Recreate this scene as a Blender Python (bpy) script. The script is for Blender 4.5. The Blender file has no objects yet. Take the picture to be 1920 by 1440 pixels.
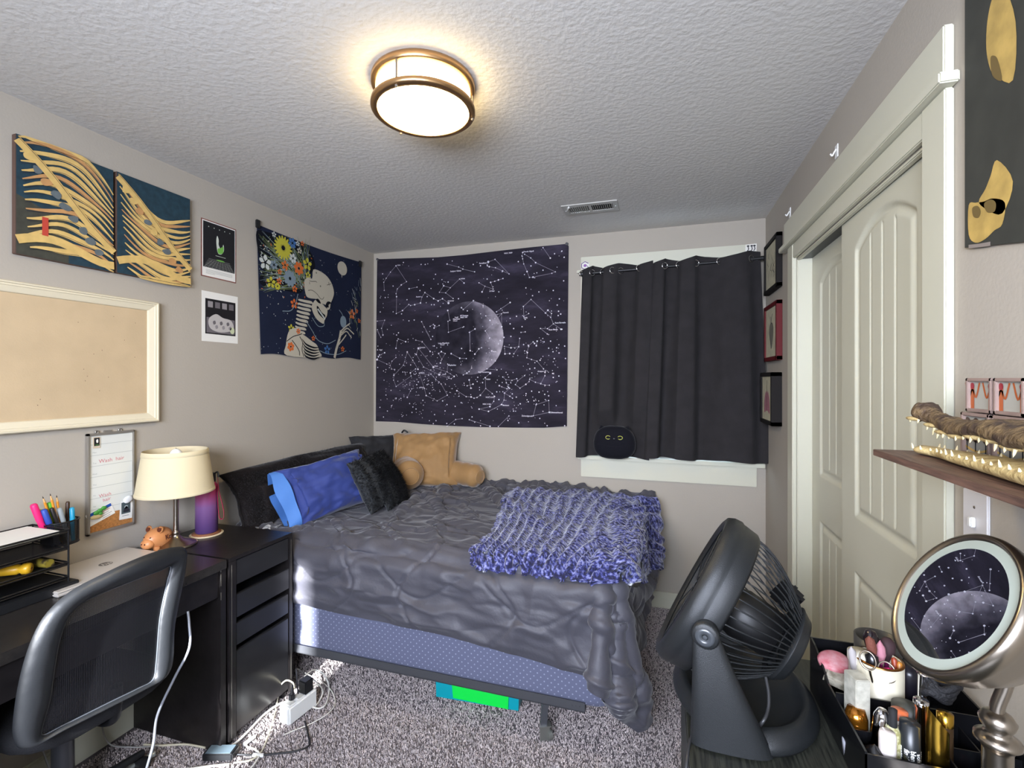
import bpy, bmesh, math, random
import numpy as np
from mathutils import Vector, Matrix, Euler
random.seed(7); RNG = np.random.default_rng(7)
SC = bpy.context.scene; COL = SC.collection
PI = math.pi

# ------------------------------------------------------------------ camera
FPX = 890.0; YAW = math.atan(279 / FPX); CAMH = 1.463; HORIZON = 711.0
cam_data = bpy.data.cameras.new('camera'); cam = bpy.data.objects.new('camera', cam_data); COL.objects.link(cam)
cam.location = (0, 0, CAMH); cam.rotation_euler = (PI / 2, 0, YAW)
cam_data.sensor_width = 36; cam_data.lens = 36 * FPX / 1920; cam_data.shift_y = -(720 - HORIZON) / 1920
cam_data.clip_start = .02
SC.camera = cam
SC.view_settings.view_transform = 'Standard'; SC.view_settings.look = 'None'
SC.view_settings.exposure = 0.90; SC.view_settings.gamma = 1.0; SC.view_settings.use_curve_mapping = False

# ------------------------------------------------------------------ room size
XL, XR, YB, YR, ZC = -2.135, .607, 3.208, -1.05, 2.44

# ------------------------------------------------------------------ world, sun, daylight
world = bpy.data.worlds.new('sky'); SC.world = world; world.use_nodes = True
bgn = world.node_tree.nodes['Background']; bgn.inputs[0].default_value = (.62, .78, 1, 1); bgn.inputs[1].default_value = 5.0
def light(name, kind, loc, energy, color, rot=None, direction=None, **kw):
    d = bpy.data.lights.new(name, kind); d.energy = energy; d.color = color
    for k, v in kw.items(): setattr(d, k, v)
    o = bpy.data.objects.new(name, d); COL.objects.link(o); o.location = loc
    if rot: o.rotation_euler = rot
    if direction is not None: o.rotation_euler = Vector(direction).to_track_quat('-Z', 'Y').to_euler()
    return o
light('sun', 'SUN', (-1.0, -3, 3), 24.0, (.93, .96, 1), direction=(-.10, 1, -.38), angle=.03)
# area lamp added before the solid rear wall, standing in for window daylight
light('rear_daylight_standin', 'AREA', (-.40, YR + .02, 1.45), 112.0, (.76, .83, 1.0), direction=(-.05, 1, -.22), shape='RECTANGLE', size=1.5, size_y=1.3, spread=2.5)

# ------------------------------------------------------------------ helpers
def lin(c):
    if isinstance(c, str):
        c = c.lstrip('#'); c = [int(c[i:i + 2], 16) / 255 for i in (0, 2, 4)]
        return tuple(x / 12.92 if x <= .04045 else ((x + .055) / 1.055) ** 2.4 for x in c)
    return tuple(c)
MATS = {}
def mat(name, col, rough=.6, metal=0, bump=0, bscale=60, var=0, vscale=8, sheen=0, spec=.5, emit=None, estr=0, trans=0, coat=0, alpha=1, bdetail=3, col2=None, thin=False, aniso=0):
    """procedural principled material: base colour with noise variation, noise bump"""
    if name in MATS: return MATS[name]
    m = bpy.data.materials.new(name); m.use_nodes = True; nt = m.node_tree; N = nt.nodes; Lk = nt.links
    b = N['Principled BSDF']; c = lin(col)
    b.inputs['Base Color'].default_value = (*c, 1); b.inputs['Roughness'].default_value = rough; b.inputs['Metallic'].default_value = metal
    b.inputs['Specular IOR Level'].default_value = spec
    if sheen: b.inputs['Sheen Weight'].default_value = sheen; b.inputs['Sheen Roughness'].default_value = .4
    if trans: b.inputs['Transmission Weight'].default_value = trans
    if coat: b.inputs['Coat Weight'].default_value = coat; b.inputs['Coat Roughness'].default_value = .08
    if alpha < 1: b.inputs['Alpha'].default_value = alpha
    if emit: b.inputs['Emission Color'].default_value = (*lin(emit), 1); b.inputs['Emission Strength'].default_value = estr
    tc = N.new('ShaderNodeTexCoord')
    if var or col2:
        n = N.new('ShaderNodeTexNoise'); n.inputs['Scale'].default_value = vscale; n.inputs['Detail'].default_value = 4
        Lk.new(tc.outputs['Object'], n.inputs['Vector'])
        r = N.new('ShaderNodeValToRGB')
        if col2:
            k = lin(col2); r.color_ramp.elements[0].color = (*k, 1); r.color_ramp.elements[1].color = (*c, 1)
            r.color_ramp.elements[0].position = .5 - max(var, .02); r.color_ramp.elements[1].position = .5 + max(var, .02)
        else:
            r.color_ramp.elements[0].color = (*[x * (1 - var) for x in c], 1); r.color_ramp.elements[1].color = (*[min(1, x * (1 + var)) for x in c], 1)
            r.color_ramp.elements[0].position = .3; r.color_ramp.elements[1].position = .7
        Lk.new(n.outputs['Fac'], r.inputs['Fac']); Lk.new(r.outputs['Color'], b.inputs['Base Color'])
    if bump:
        n2 = N.new('ShaderNodeTexNoise'); n2.inputs['Scale'].default_value = bscale; n2.inputs['Detail'].default_value = bdetail
        Lk.new(tc.outputs['Object'], n2.inputs['Vector'])
        bp = N.new('ShaderNodeBump'); bp.inputs['Strength'].default_value = min(1, bump); bp.inputs['Distance'].default_value = .004 if bump <= 1 else .004 * bump
        Lk.new(n2.outputs['Fac'], bp.inputs['Height']); Lk.new(bp.outputs['Normal'], b.inputs['Normal'])
    MATS[name] = m; return m

def ray(u, v):
    l = (u - 960) / FPX; S, C = math.sin(YAW), math.cos(YAW)
    return Vector((-S + l * C, C + l * S, -(v - HORIZON) / FPX))
def at(u, v, ax, val):
    """where the photo's point (u, v) lies on the plane axis = val"""
    d = ray(u, v); o = Vector((0, 0, CAMH)); t = (val - o[ax]) / d[ax]
    return o + d * t
def smooth_path(P, n=8, closed=False):
    P = [Vector(p) for p in P]; out = []
    m = len(P)
    for i in range(m if closed else m - 1):
        a = P[(i - 1) % m] if (closed or i > 0) else P[0] * 2 - P[1]
        b = P[i]; c = P[(i + 1) % m]
        d = P[(i + 2) % m] if (closed or i + 2 < m) else c * 2 - b
        for k in range(n):
            t = k / n
            out.append(.5 * ((2 * b) + (c - a) * t + (2 * a - 5 * b + 4 * c - d) * t * t + (3 * b - a - 3 * c + d) * t ** 3))
    if not closed: out.append(P[-1])
    return out

class MB:
    """collects shapes and links them as ONE mesh object"""
    def __init__(s): s.v = []; s.f = []; s.m = []; s.sm = []
    def add(s, V, F, mi=0, smooth=False):
        o = len(s.v); s.v += [tuple(p) for p in V]
        for f in F: s.f.append(tuple(o + i for i in f)); s.m.append(mi); s.sm.append(smooth)
        return s
    def box(s, c, d, mi=0, R=None, bev=0):
        c = Vector(c); hx, hy, hz = d[0] / 2, d[1] / 2, d[2] / 2
        if bev > 0:
            bev = min(bev, hx * .99, hy * .99, hz * .99)
            bm = bmesh.new(); bmesh.ops.create_cube(bm, size=1)
            for q in bm.verts: q.co = (q.co.x * d[0], q.co.y * d[1], q.co.z * d[2])
            bmesh.ops.bevel(bm, geom=bm.edges[:], offset=bev, segments=2, affect='EDGES')
            V = [q.co.copy() for q in bm.verts]; bm.verts.index_update(); F = [[q.index for q in f.verts] for f in bm.faces]; bm.free()
        else:
            V = [Vector((x, y, z)) for x in (-hx, hx) for y in (-hy, hy) for z in (-hz, hz)]
            F = [(0, 1, 3, 2), (4, 6, 7, 5), (0, 4, 5, 1), (2, 3, 7, 6), (0, 2, 6, 4), (1, 5, 7, 3)]
        if R is not None: V = [R @ p for p in V]
        return s.add([p + c for p in V], F, mi)
    def bx(s, x0, x1, y0, y1, z0, z1, mi=0, bev=0):
        return s.box(((x0 + x1) / 2, (y0 + y1) / 2, (z0 + z1) / 2), (abs(x1 - x0), abs(y1 - y0), abs(z1 - z0)), mi, None, bev)
    def tube(s, P, r, n=8, mi=0, cap=True, closed=False, smooth=True):
        P = [Vector(p) for p in P]; m = len(P); rs = r if hasattr(r, '__len__') else [r] * m
        V = []; up = None
        for i, p in enumerate(P):
            if closed: t = P[(i + 1) % m] - P[i - 1]
            else: t = P[min(i + 1, m - 1)] - P[max(i - 1, 0)]
            if t.length < 1e-9: t = Vector((0, 0, 1))
            t.normalize()
            if up is None:
                up = t.orthogonal().normalized()
            else:
                up = (up - t * up.dot(t))
                if up.length < 1e-6: up = t.orthogonal()
                up.normalize()
            w = t.cross(up)
            for k in range(n):
                a = 2 * PI * k / n; V.append(p + (up * math.cos(a) + w * math.sin(a)) * rs[i])
        F = []
        for i in range(m if closed else m - 1):
            j = (i + 1) % m
            for k in range(n):
                F.append((i * n + k, i * n + (k + 1) % n, j * n + (k + 1) % n, j * n + k))
        s.add(V, F, mi, smooth)
        if cap and not closed:
            s.add(V[:n], [tuple(reversed(range(n)))], mi); s.add(V[-n:], [tuple(range(n))], mi)
        return s
    def lathe(s, c, prof, n=32, mi=0, axis=None, smooth=True, a0=0, a1=2 * PI, sc=(1, 1)):
        """prof: list of (radius, height) along axis from c"""
        c = Vector(c); ax = Vector(axis or (0, 0, 1)).normalized()
        u = Vector((1, 0, 0)) if abs(ax.x) < .9 else Vector((0, 1, 0))
        u = (u - ax * u.dot(ax)).normalized(); w = ax.cross(u)
        full = abs(a1 - a0 - 2 * PI) < 1e-6; nn = n if full else n + 1
        V = []
        for (r, h) in prof:
            for k in range(nn):
                a = a0 + (a1 - a0) * k / n
                V.append(c + ax * h + (u * math.cos(a) * sc[0] + w * math.sin(a) * sc[1]) * max(r, 1e-5))
        F = []
        for i in range(len(prof) - 1):
            for k in range(n):
                k2 = (k + 1) % nn
                F.append((i * nn + k, i * nn + k2, (i + 1) * nn + k2, (i + 1) * nn + k))
        return s.add(V, F, mi, smooth)
    def cyl(s, p, q, r, n=20, mi=0, r2=None): return s.tube([p, q], [r, r if r2 is None else r2], n, mi)
    def ell(s, c, r, mi=0, R=None, nu=20, nv=12, p=1.0, fn=None):
        V = []; F = []
        for j in range(nv + 1):
            th = PI * j / nv
            for i in range(nu):
                ph = 2 * PI * i / nu
                d = Vector((math.sin(th) * math.cos(ph), math.sin(th) * math.sin(ph), math.cos(th)))
                if p != 1.0: d = Vector([math.copysign(abs(x) ** p, x) for x in d])
                q = Vector((d.x * r[0], d.y * r[1], d.z * r[2]))
                if fn: q = fn(q, d)
                if R is not None: q = R @ q
                V.append(q + Vector(c))
        for j in range(nv):
            for i in range(nu): F.append((j * nu + i, (j + 1) * nu + i, (j + 1) * nu + (i + 1) % nu, j * nu + (i + 1) % nu))
        return s.add(V, F, mi, True)
    def prism(s, pts, off, mi=0, smooth=False):
        """outline pts (3-D, planar) extruded by the vector off"""
        pts = [Vector(p) for p in pts]; n = len(pts); off = Vector(off)
        V = pts + [p + off for p in pts]
        F = [tuple(range(n)), tuple(reversed(range(n, 2 * n)))] + [(i, (i + 1) % n, n + (i + 1) % n, n + i) for i in range(n)]
        return s.add(V, F, mi, smooth)
    def grid(s, A, mi=0, closed=False):
        """A: array [rows][cols] of points"""
        R_, C_ = len(A), len(A[0]); V = [tuple(p) for r in A for p in r]; F = []
        for j in range(R_ - 1):
            for i in range(C_ if closed else C_ - 1):
                i2 = (i + 1) % C_; F.append((j * C_ + i, j * C_ + i2, (j + 1) * C_ + i2, (j + 1) * C_ + i))
        return s.add(V, F, mi, True)
    def build(s, name, mats, parent=None, fix=True, loc=None):
        me = bpy.data.meshes.new(name); org = Vector((0, 0, 0))
        if parent is not None:
            q = parent
            while q is not None: org += Vector(q.location); q = q.parent
            loc = None
        elif loc is None and s.v:
            a = np.array(s.v); loc = ((a[:, 0].min() + a[:, 0].max()) / 2, (a[:, 1].min() + a[:, 1].max()) / 2, a[:, 2].min())
        if loc is not None: org = Vector(loc)
        V = (np.array(s.v, dtype=np.float64) - np.array(org)) if s.v else []
        me.from_pydata([tuple(p) for p in V], [], s.f)
        me.polygons.foreach_set('material_index', s.m); me.polygons.foreach_set('use_smooth', s.sm)
        for m in (mats if isinstance(mats, (list, tuple)) else [mats]): me.materials.append(m)
        me.validate()
        if fix:
            bm = bmesh.new(); bm.from_mesh(me); bmesh.ops.recalc_face_normals(bm, faces=bm.faces[:]); bm.to_mesh(me); bm.free()
        o = bpy.data.objects.new(name, me); COL.objects.link(o)
        if parent is not None: o.parent = parent
        else: o.location = org
        return o
def tag(o, label=None, cat=None, group=None, kind=None):
    if label: o['label'] = label
    if cat: o['category'] = cat
    if group: o['group'] = group
    if kind: o['kind'] = kind
    return o
def thing(name, loc, label, cat, group=None):
    o = bpy.data.objects.new(name, None); COL.objects.link(o); o.location = loc; o.empty_display_size = .05
    return tag(o, label, cat, group)
def struct(o): o['kind'] = 'structure'; return o
def copy_tree(o, parent=None):
    c = o.copy(); COL.objects.link(c); c.parent = parent
    for ch in list(o.children): copy_tree(ch, c)
    return c
def rotm(x=0, y=0, z=0): return Euler((x, y, z)).to_matrix()
def basis(zdir, xhint=(1, 0, 0)):
    z = Vector(zdir).normalized(); x = Vector(xhint); x = (x - z * x.dot(z)).normalized(); y = z.cross(x)
    return Matrix((x, y, z)).transposed()

def text_geo(t, size, bold=0, shear=0):
    cu = bpy.data.curves.new('lettering', 'FONT'); cu.body = t; cu.size = size; cu.align_x = 'CENTER'; cu.align_y = 'CENTER'; cu.offset = bold; cu.shear = shear; cu.resolution_u = 2
    o = bpy.data.objects.new('lettering', cu); me = o.to_mesh()
    V = [v.co.copy() for v in me.vertices]; F = [tuple(p.vertices) for p in me.polygons]
    o.to_mesh_clear(); bpy.data.objects.remove(o); bpy.data.curves.remove(cu)
    return V, F

class Art:
    """flat print on a surface: fn maps (a, b) on the sheet to a point, nrm is the way it faces"""
    def __init__(s, mb, fn, nrm, step=.00025, base=.0006):
        s.mb = mb; s.fn = fn; s.n = Vector(nrm); s.step = step; s.h = base
    def up(s): s.h += s.step
    def P(s, a, b, h=None): return Vector(s.fn(a, b)) + s.n * (s.h if h is None else h)
    def poly(s, pts, mi): s.mb.add([s.P(*p) for p in pts], [tuple(range(len(pts)))], mi); return s
    def blob(s, pts, mi, n=4):
        q = smooth_path([(p[0], p[1], 0) for p in pts], n, True); return s.poly([(p.x, p.y) for p in q], mi)
    def disc(s, a, b, r, mi, n=10, ry=None):
        ry = ry or r; return s.poly([(a + r * math.cos(2 * PI * k / n), b + ry * math.sin(2 * PI * k / n)) for k in range(n)], mi)
    def line(s, pts, w, mi, sm=0, taper=False):
        if sm: pts = [(p.x, p.y) for p in smooth_path([(p[0], p[1], 0) for p in pts], sm)]
        V = []; m = len(pts)
        for i, p in enumerate(pts):
            q0 = pts[max(i - 1, 0)]; q1 = pts[min(i + 1, m - 1)]; d = (q1[0] - q0[0], q1[1] - q0[1]); L = math.hypot(*d) or 1
            ww = w / 2 * ((math.sin(PI * (i + .4) / (m - .2)) * .85 + .15) if taper else 1)
            nx, ny = -d[1] / L * ww, d[0] / L * ww
            V += [s.P(p[0] + nx, p[1] + ny), s.P(p[0] - nx, p[1] - ny)]
        s.mb.add(V, [(2 * i, 2 * i + 1, 2 * i + 3, 2 * i + 2) for i in range(m - 1)], mi); return s
    def text(s, t, a, b, size, mi, flip=1, bold=0, rot=0):
        V, F = text_geo(t, size, bold); c, q = math.cos(rot), math.sin(rot)
        s.mb.add([s.P(a + (v.x * c - v.y * q) * flip, b + v.x * q + v.y * c) for v in V], F, mi); return s

# numpy value noise
_T = RNG.random((64, 64, 64))
def vnoise(X, Y, Z):
    X, Y, Z = np.broadcast_arrays(np.asarray(X, float), np.asarray(Y, float), np.asarray(Z, float))
    x0, y0, z0 = np.floor(X).astype(int), np.floor(Y).astype(int), np.floor(Z).astype(int)
    fx, fy, fz = X - x0, Y - y0, Z - z0
    fx, fy, fz = [t * t * (3 - 2 * t) for t in (fx, fy, fz)]
    r = 0
    for i in (0, 1):
        for j in (0, 1):
            for k in (0, 1):
                w = (fx if i else 1 - fx) * (fy if j else 1 - fy) * (fz if k else 1 - fz)
                r = r + w * _T[(x0 + i) % 64, (y0 + j) % 64, (z0 + k) % 64]
    return r * 2 - 1
def fbm(X, Y, Z, o=4):
    r = 0; a = 1
    for i in range(o): r = r + a * vnoise(X * 2 ** i + 7.3 * i, Y * 2 ** i + 3.1 * i, Z * 2 ** i); a *= .5
    return r
def upsample(A, k):
    """smooth (Catmull-Rom) refinement of a grid of points"""
    def one(A):
        n = A.shape[0]; P = np.concatenate([2 * A[:1] - A[1:2], A, 2 * A[-1:] - A[-2:-1]]); out = []
        for i in range(n - 1):
            a, b, c, d = P[i], P[i + 1], P[i + 2], P[i + 3]
            for q in range(k):
                t = q / k; out.append(.5 * (2 * b + (c - a) * t + (2 * a - 5 * b + 4 * c - d) * t * t + (3 * b - a - 3 * c + d) * t ** 3))
        out.append(A[-1]); return np.array(out)
    A = one(A); return one(A.transpose(1, 0, 2)).transpose(1, 0, 2)
def grid_normals(A):
    du = np.gradient(A, axis=1); dv = np.gradient(A, axis=0); n = np.cross(du, dv); n /= (np.linalg.norm(n, axis=2, keepdims=True) + 1e-12)
    return n

# ------------------------------------------------------------------ cloth draping: settled here, then kept as plain meshes
from mathutils import noise as mnoise
def drape_all():
    tmp = []
    def block(x0, x1, y0, y1, z0, z1, bev):
        me = bpy.data.meshes.new('drape_block'); bm = bmesh.new(); bmesh.ops.create_cube(bm, size=1)
        for v in bm.verts: v.co = ((x0 + x1) / 2 + v.co.x * (x1 - x0), (y0 + y1) / 2 + v.co.y * (y1 - y0), (z0 + z1) / 2 + v.co.z * (z1 - z0))
        if bev: bmesh.ops.bevel(bm, geom=bm.edges[:], offset=bev, segments=4, affect='EDGES')
        bm.to_mesh(me); bm.free(); o = bpy.data.objects.new('drape_block', me); COL.objects.link(o); o.modifiers.new('collide', 'COLLISION'); o.collision.thickness_outer = .008; o.collision.cloth_friction = 30; tmp.append(o); return o
    block(-2.09, -.17, 1.86, 3.17, .30, .675, .05); block(-2.09, -.165, 1.845, 3.19, .15, .42, .03)
    block(-3, 1, 3.21, 3.6, -.5, 2, 0); block(-2.5, -2.14, 0, 4, -.5, 2, 0); block(-3, 1, 0, 4, -.3, 0, 0)
    def sheet(NX, NY, fn):
        vs = [fn(i / (NX - 1), j / (NY - 1)) for j in range(NY) for i in range(NX)]; fs = [(j * NX + i, j * NX + i + 1, (j + 1) * NX + i + 1, (j + 1) * NX + i) for j in range(NY - 1) for i in range(NX - 1)]
        me = bpy.data.meshes.new('drape_sheet'); me.from_pydata(vs, [], fs); o = bpy.data.objects.new('drape_sheet', me); COL.objects.link(o); tmp.append(o); return o
    def settle(o, frames):
        for fr in range(1, frames): SC.frame_set(fr)
        ev = o.evaluated_get(bpy.context.evaluated_depsgraph_get()); return np.array([v.co[:] for v in ev.data.vertices])
    NX, NY = 100, 76; x0, x1, y0, y1 = -2.09, .23, 3.18, 1.50
    def f(u, v):
        k = min(1, max(0, (u - .45) / .4)); yy = 1.685 - .075 * k * k * (3 - 2 * k); x = x0 + (x1 - x0) * u; y = y0 + (yy - y0) * v
        if u > .8 and v > .7: c = ((u - .8) / .2) * ((v - .7) / .3); x -= .10 * c; y += .12 * c
        return (x, y, .735 + mnoise.noise(Vector((x * 3, y * 3, 0))) * .03 + mnoise.noise(Vector((x * 9, y * 9, 3))) * .012)
    o = sheet(NX, NY, f); vg = o.vertex_groups.new(name='held')
    for j in range(NY):
        for i in range(NX):
            if (i < 1 and y0 + (y1 - y0) * j / (NY - 1) > 1.95) or (j < 1 and i < 88): vg.add([j * NX + i], 1.0, 'REPLACE')
    m = o.modifiers.new('cloth', 'CLOTH'); s = m.settings; s.quality = 8; s.mass = .35; s.tension_stiffness = 20; s.compression_stiffness = 8; s.shear_stiffness = 6; s.bending_stiffness = .6
    s.air_damping = 3; s.vertex_group_mass = 'held'; s.shrink_min = -.09
    c = m.collision_settings; c.distance_min = .008; c.use_self_collision = True; c.self_distance_min = .008; c.collision_quality = 3; c.friction = 20
    SC.frame_end = 90; m.point_cache.frame_end = 90; co = settle(o, 76); comf = co.reshape(NY, NX, 3)
    o.modifiers.clear(); bpy.data.objects.remove(o); tmp.remove(o)
    half = comf[::2, ::2]; hy, hx = half.shape[:2]
    col = sheet(hx, hy, lambda u, v: tuple(half[int(round(v * (hy - 1))), int(round(u * (hx - 1)))])); col.modifiers.new('collide', 'COLLISION'); col.collision.thickness_outer = .012; col.collision.cloth_friction = 60
    A, B, Cc, D = (-.80, 1.76), (-.95, 3.02), (.20, 3.08), (-.03, 1.80)
    def g(u, v):
        xa = A[0] + (B[0] - A[0]) * v; xb = D[0] + (Cc[0] - D[0]) * v; ya = A[1] + (D[1] - A[1]) * u; yb = B[1] + (Cc[1] - B[1]) * u
        x = xa + (xb - xa) * u; y = ya + (yb - ya) * v; return (x, y, .80 + .01 * mnoise.noise(Vector((x * 5, y * 5, 7))))
    t2 = sheet(56, 56, g); m = t2.modifiers.new('cloth', 'CLOTH'); s = m.settings; s.quality = 8; s.mass = .6; s.tension_stiffness = 15; s.compression_stiffness = 10; s.shear_stiffness = 5; s.bending_stiffness = 1.5; s.air_damping = 2; s.shrink_min = -.02
    c = m.collision_settings; c.distance_min = .012; c.use_self_collision = True; c.self_distance_min = .01; c.friction = 50
    SC.frame_set(1); co2 = settle(t2, 50).reshape(56, 56, 3)
    for q in tmp: bpy.data.objects.remove(q)
    SC.frame_set(1); return comf, co2
COMF, THROW = drape_all()
# ------------------------------------------------------------------ materials
M_wall = mat('wall_paint', '#aba396', .85, bump=.12, bscale=120, var=.02, vscale=2)
M_ceil = mat('ceiling_texture', '#cdcac4', .9, bump=.65, bscale=52, bdetail=5)
M_trim = mat('trim_paint', '#c9c7b3', .45, bump=.03, bscale=30)
M_black = mat('black_plastic', '#17181a', .42, bump=.05, bscale=400)
M_white = mat('white_plastic', '#e6e6e2', .4)
M_steel = mat('brushed_nickel', '#a59b8e', .28, 1)
M_chrome = mat('chrome', '#d8d8dc', .08, 1)
M_gold = mat('gold_metal', '#b8923a', .25, 1)
M_dark = mat('black_and_duct_shade', '#08080a', .8)  # plain black of caps and leads, also the painted duct shade
M_paper = mat('white_paper', '#e4e2da', .7)
M_glass = mat('clear_glass', '#ffffff', .02, trans=1.0)

# ------------------------------------------------------------------ floor, walls, ceiling
T = .12
CY0, CY1, CZ = 1.363, 2.52, 2.03          # closet opening
WX0, WX1, WZ0, WZ1 = -.43, .47, .955, 2.19  # window opening behind the curtain
m = MB(); m.bx(XL - T, XR + .9, YR - T, YB + T, -.12, -.009)
struct(m.build('floor', mat('carpet_backing', '#5d5658', .95, var=.25, vscale=120)))
m = MB(); m.bx(XL - T, XL, YR - T, YB + T, -.02, ZC + .02); struct(m.build('wall_left', M_wall))
m = MB()
m.bx(XL, WX0, YB, YB + T, -.02, ZC + .02); m.bx(WX1, XR + .9, YB, YB + T, -.02, ZC + .02)
m.bx(WX0, WX1, YB, YB + T, -.02, WZ0); m.bx(WX0, WX1, YB, YB + T, WZ1, ZC + .02); struct(m.build('wall_back', M_wall))
m = MB()
m.bx(XR, XR + T, YR - T, CY0, -.02, ZC + .02); m.bx(XR, XR + T, CY1, YB, -.02, ZC + .02); m.bx(XR, XR + T, CY0, CY1, CZ, ZC + .02)
struct(m.build('wall_right', M_wall))
# closet interior shell behind the sliding doors
m = MB(); m.bx(XR + .78, XR + .9, CY0 - .3, YB, -.02, ZC); m.bx(XR + T, XR + .78, CY0 - .42, CY0 - .3, -.02, ZC); struct(m.build('wall_closet', M_wall))
# rear wall with an unseen narrow slot added to shape the sun stripe
SX0, SX1, SZ0, SZ1 = -1.375, -1.265, .90, 1.72
m = MB()
m.bx(XL, SX0, YR - T, YR, -.02, ZC + .02); m.bx(SX0, SX1, YR - T, YR, -.02, SZ0); m.bx(SX0, SX1, YR - T, YR, SZ1, ZC + .02)
m.bx(SX1, XR + .9, YR - T, YR, -.02, ZC + .02); struct(m.build('wall_rear', M_wall))
m = MB(); m.bx(XL - T, XR + .9, YR - T, YB + T, ZC, ZC + .12); struct(m.build('ceiling', M_ceil))
# window style casing added round the unseen sun slot
m = MB(); m.bx(SX1, SX1 + .07, YR, YR + .018, SZ0 - .07, SZ1 + .07); m.bx(SX0, SX1, YR, YR + .018, SZ1, SZ1 + .07); m.bx(SX0, SX1, YR, YR + .018, SZ0 - .07, SZ0); struct(m.build('trim_6', M_trim))

# carpet pile: thousands of short tufts where the floor can be seen
nb = 190000
px = RNG.uniform(-2.10, .12, nb); py = RNG.uniform(.95, 3.19, nb)
keep = ~((px < -1.75) & (py > 2.2)); px, py = px[keep], py[keep]; nb = len(px)
ang = RNG.uniform(0, 2 * PI, nb); lean = RNG.uniform(.001, .006, nb); la = RNG.uniform(0, 2 * PI, nb)
hh = RNG.uniform(.007, .012, nb); w = .0023
z0 = np.full(nb, -.010)
cl = fbm(px * 60, py * 60, 0 * px, 2) * .0022
A0 = np.stack([px - w * np.cos(ang), py - w * np.sin(ang), z0], 1); A1 = np.stack([px + w * np.cos(ang), py + w * np.sin(ang), z0], 1)
A2 = np.stack([px + w * .7 * np.cos(ang) + lean * np.cos(la), py + w * .7 * np.sin(ang) + lean * np.sin(la), z0 + hh + cl], 1)
A3 = np.stack([px - w * .7 * np.cos(ang) + lean * np.cos(la), py - w * .7 * np.sin(ang) + lean * np.sin(la), z0 + hh + cl], 1)
V = np.stack([A0, A1, A2, A3], 1).reshape(-1, 3)
me = bpy.data.meshes.new('carpet_pile'); me.vertices.add(len(V)); me.vertices.foreach_set('co', V.ravel())
me.loops.add(nb * 4); me.loops.foreach_set('vertex_index', np.arange(nb * 4)); me.polygons.add(nb)
me.polygons.foreach_set('loop_start', np.arange(0, nb * 4, 4)); me.update(calc_edges=True)
me.materials.append(mat('carpet_yarn', '#e6dad4', .9, var=.16, vscale=230, sheen=.2, col2='#6d6468'))
o = bpy.data.objects.new('carpet_pile', me); COL.objects.link(o); tag(o, 'grey speckled cut pile carpet covering the bedroom floor', 'carpet', kind='stuff')

# ------------------------------------------------------------------ trim, window, doors
def casing(name, boxes, bev=.003):
    m = MB()
    for b in boxes: m.bx(*b, bev=bev)
    return struct(m.build(name, M_trim))
Y = YB
casing('trim_1', [(-.514, .556, Y - .018, Y, 2.19, 2.285), (-.514, WX0 + .01, Y - .016, Y, .955, 2.19), (WX1 - .01, .556, Y - .016, Y, .955, 2.19),
                  (-.532, .596, Y - .05, Y + .04, .930, .955), (-.514, .556, Y - .016, Y, .808, .930), (-.54, .58, Y - .032, Y, 2.178, 2.196)])
X = XR
casing('trim_2', [(X - .02, X, 1.267, 2.673, 2.123, 2.236), (X - .038, X, 1.245, 2.70, 2.098, 2.123), (X - .016, X, 1.363, 2.52, 2.03, 2.098),
                  (X - .018, X, 1.267, 1.363, 0, 2.098), (X - .018, X, 2.52, 2.61, 0, 2.098)])
casing('trim_3', [(X, X + T, CY1 - .012, CY1, 0, CZ), (X, X + T, CY0, CY0 + .012, 0, CZ), (X, X + .018, CY0, CY1, CZ - .012, CZ), (X+.1, X + T, CY0, CY1, CZ - .012, CZ)])
m = MB(); m.bx(X + .018, X + .1, CY0, CY1, CZ - .008, CZ, 0); struct(m.build('trim_4', mat('door_track', '#2b3036', .4, .6)))
casing('baseboard_back', [(XL, XR, Y - .013, Y, -.008, .095)])
casing('baseboard_left', [(XL, XL + .013, YR, YB, -.008, .095), (XL, XL + .009, YR, YB, .095, .103)])
casing('baseboard_right', [(X - .013, X, 2.61, YB, -.008, .095), (X - .013, X, YR, 1.267, -.008, .095)])
# window sash, pane, and blind of sky light
m = MB(); yw = YB + .07
for b in [(WX0, WX0 + .04, yw, yw + .03, WZ0, WZ1), (WX1 - .04, WX1, yw, yw + .03, WZ0, WZ1), (WX0, WX1, yw, yw + .03, WZ0, WZ0 + .04), (WX0, WX1, yw, yw + .03, WZ1 - .04, WZ1), (0, .035, yw, yw + .03, WZ0, WZ1)]: m.bx(*b)
wf = struct(m.build('window_1', M_white))
m = MB(); m.bx(WX0 + .03, WX1 - .03, yw + .012, yw + .017, WZ0 + .03, WZ1 - .03); m.build('glass_pane', M_glass, wf)

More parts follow.
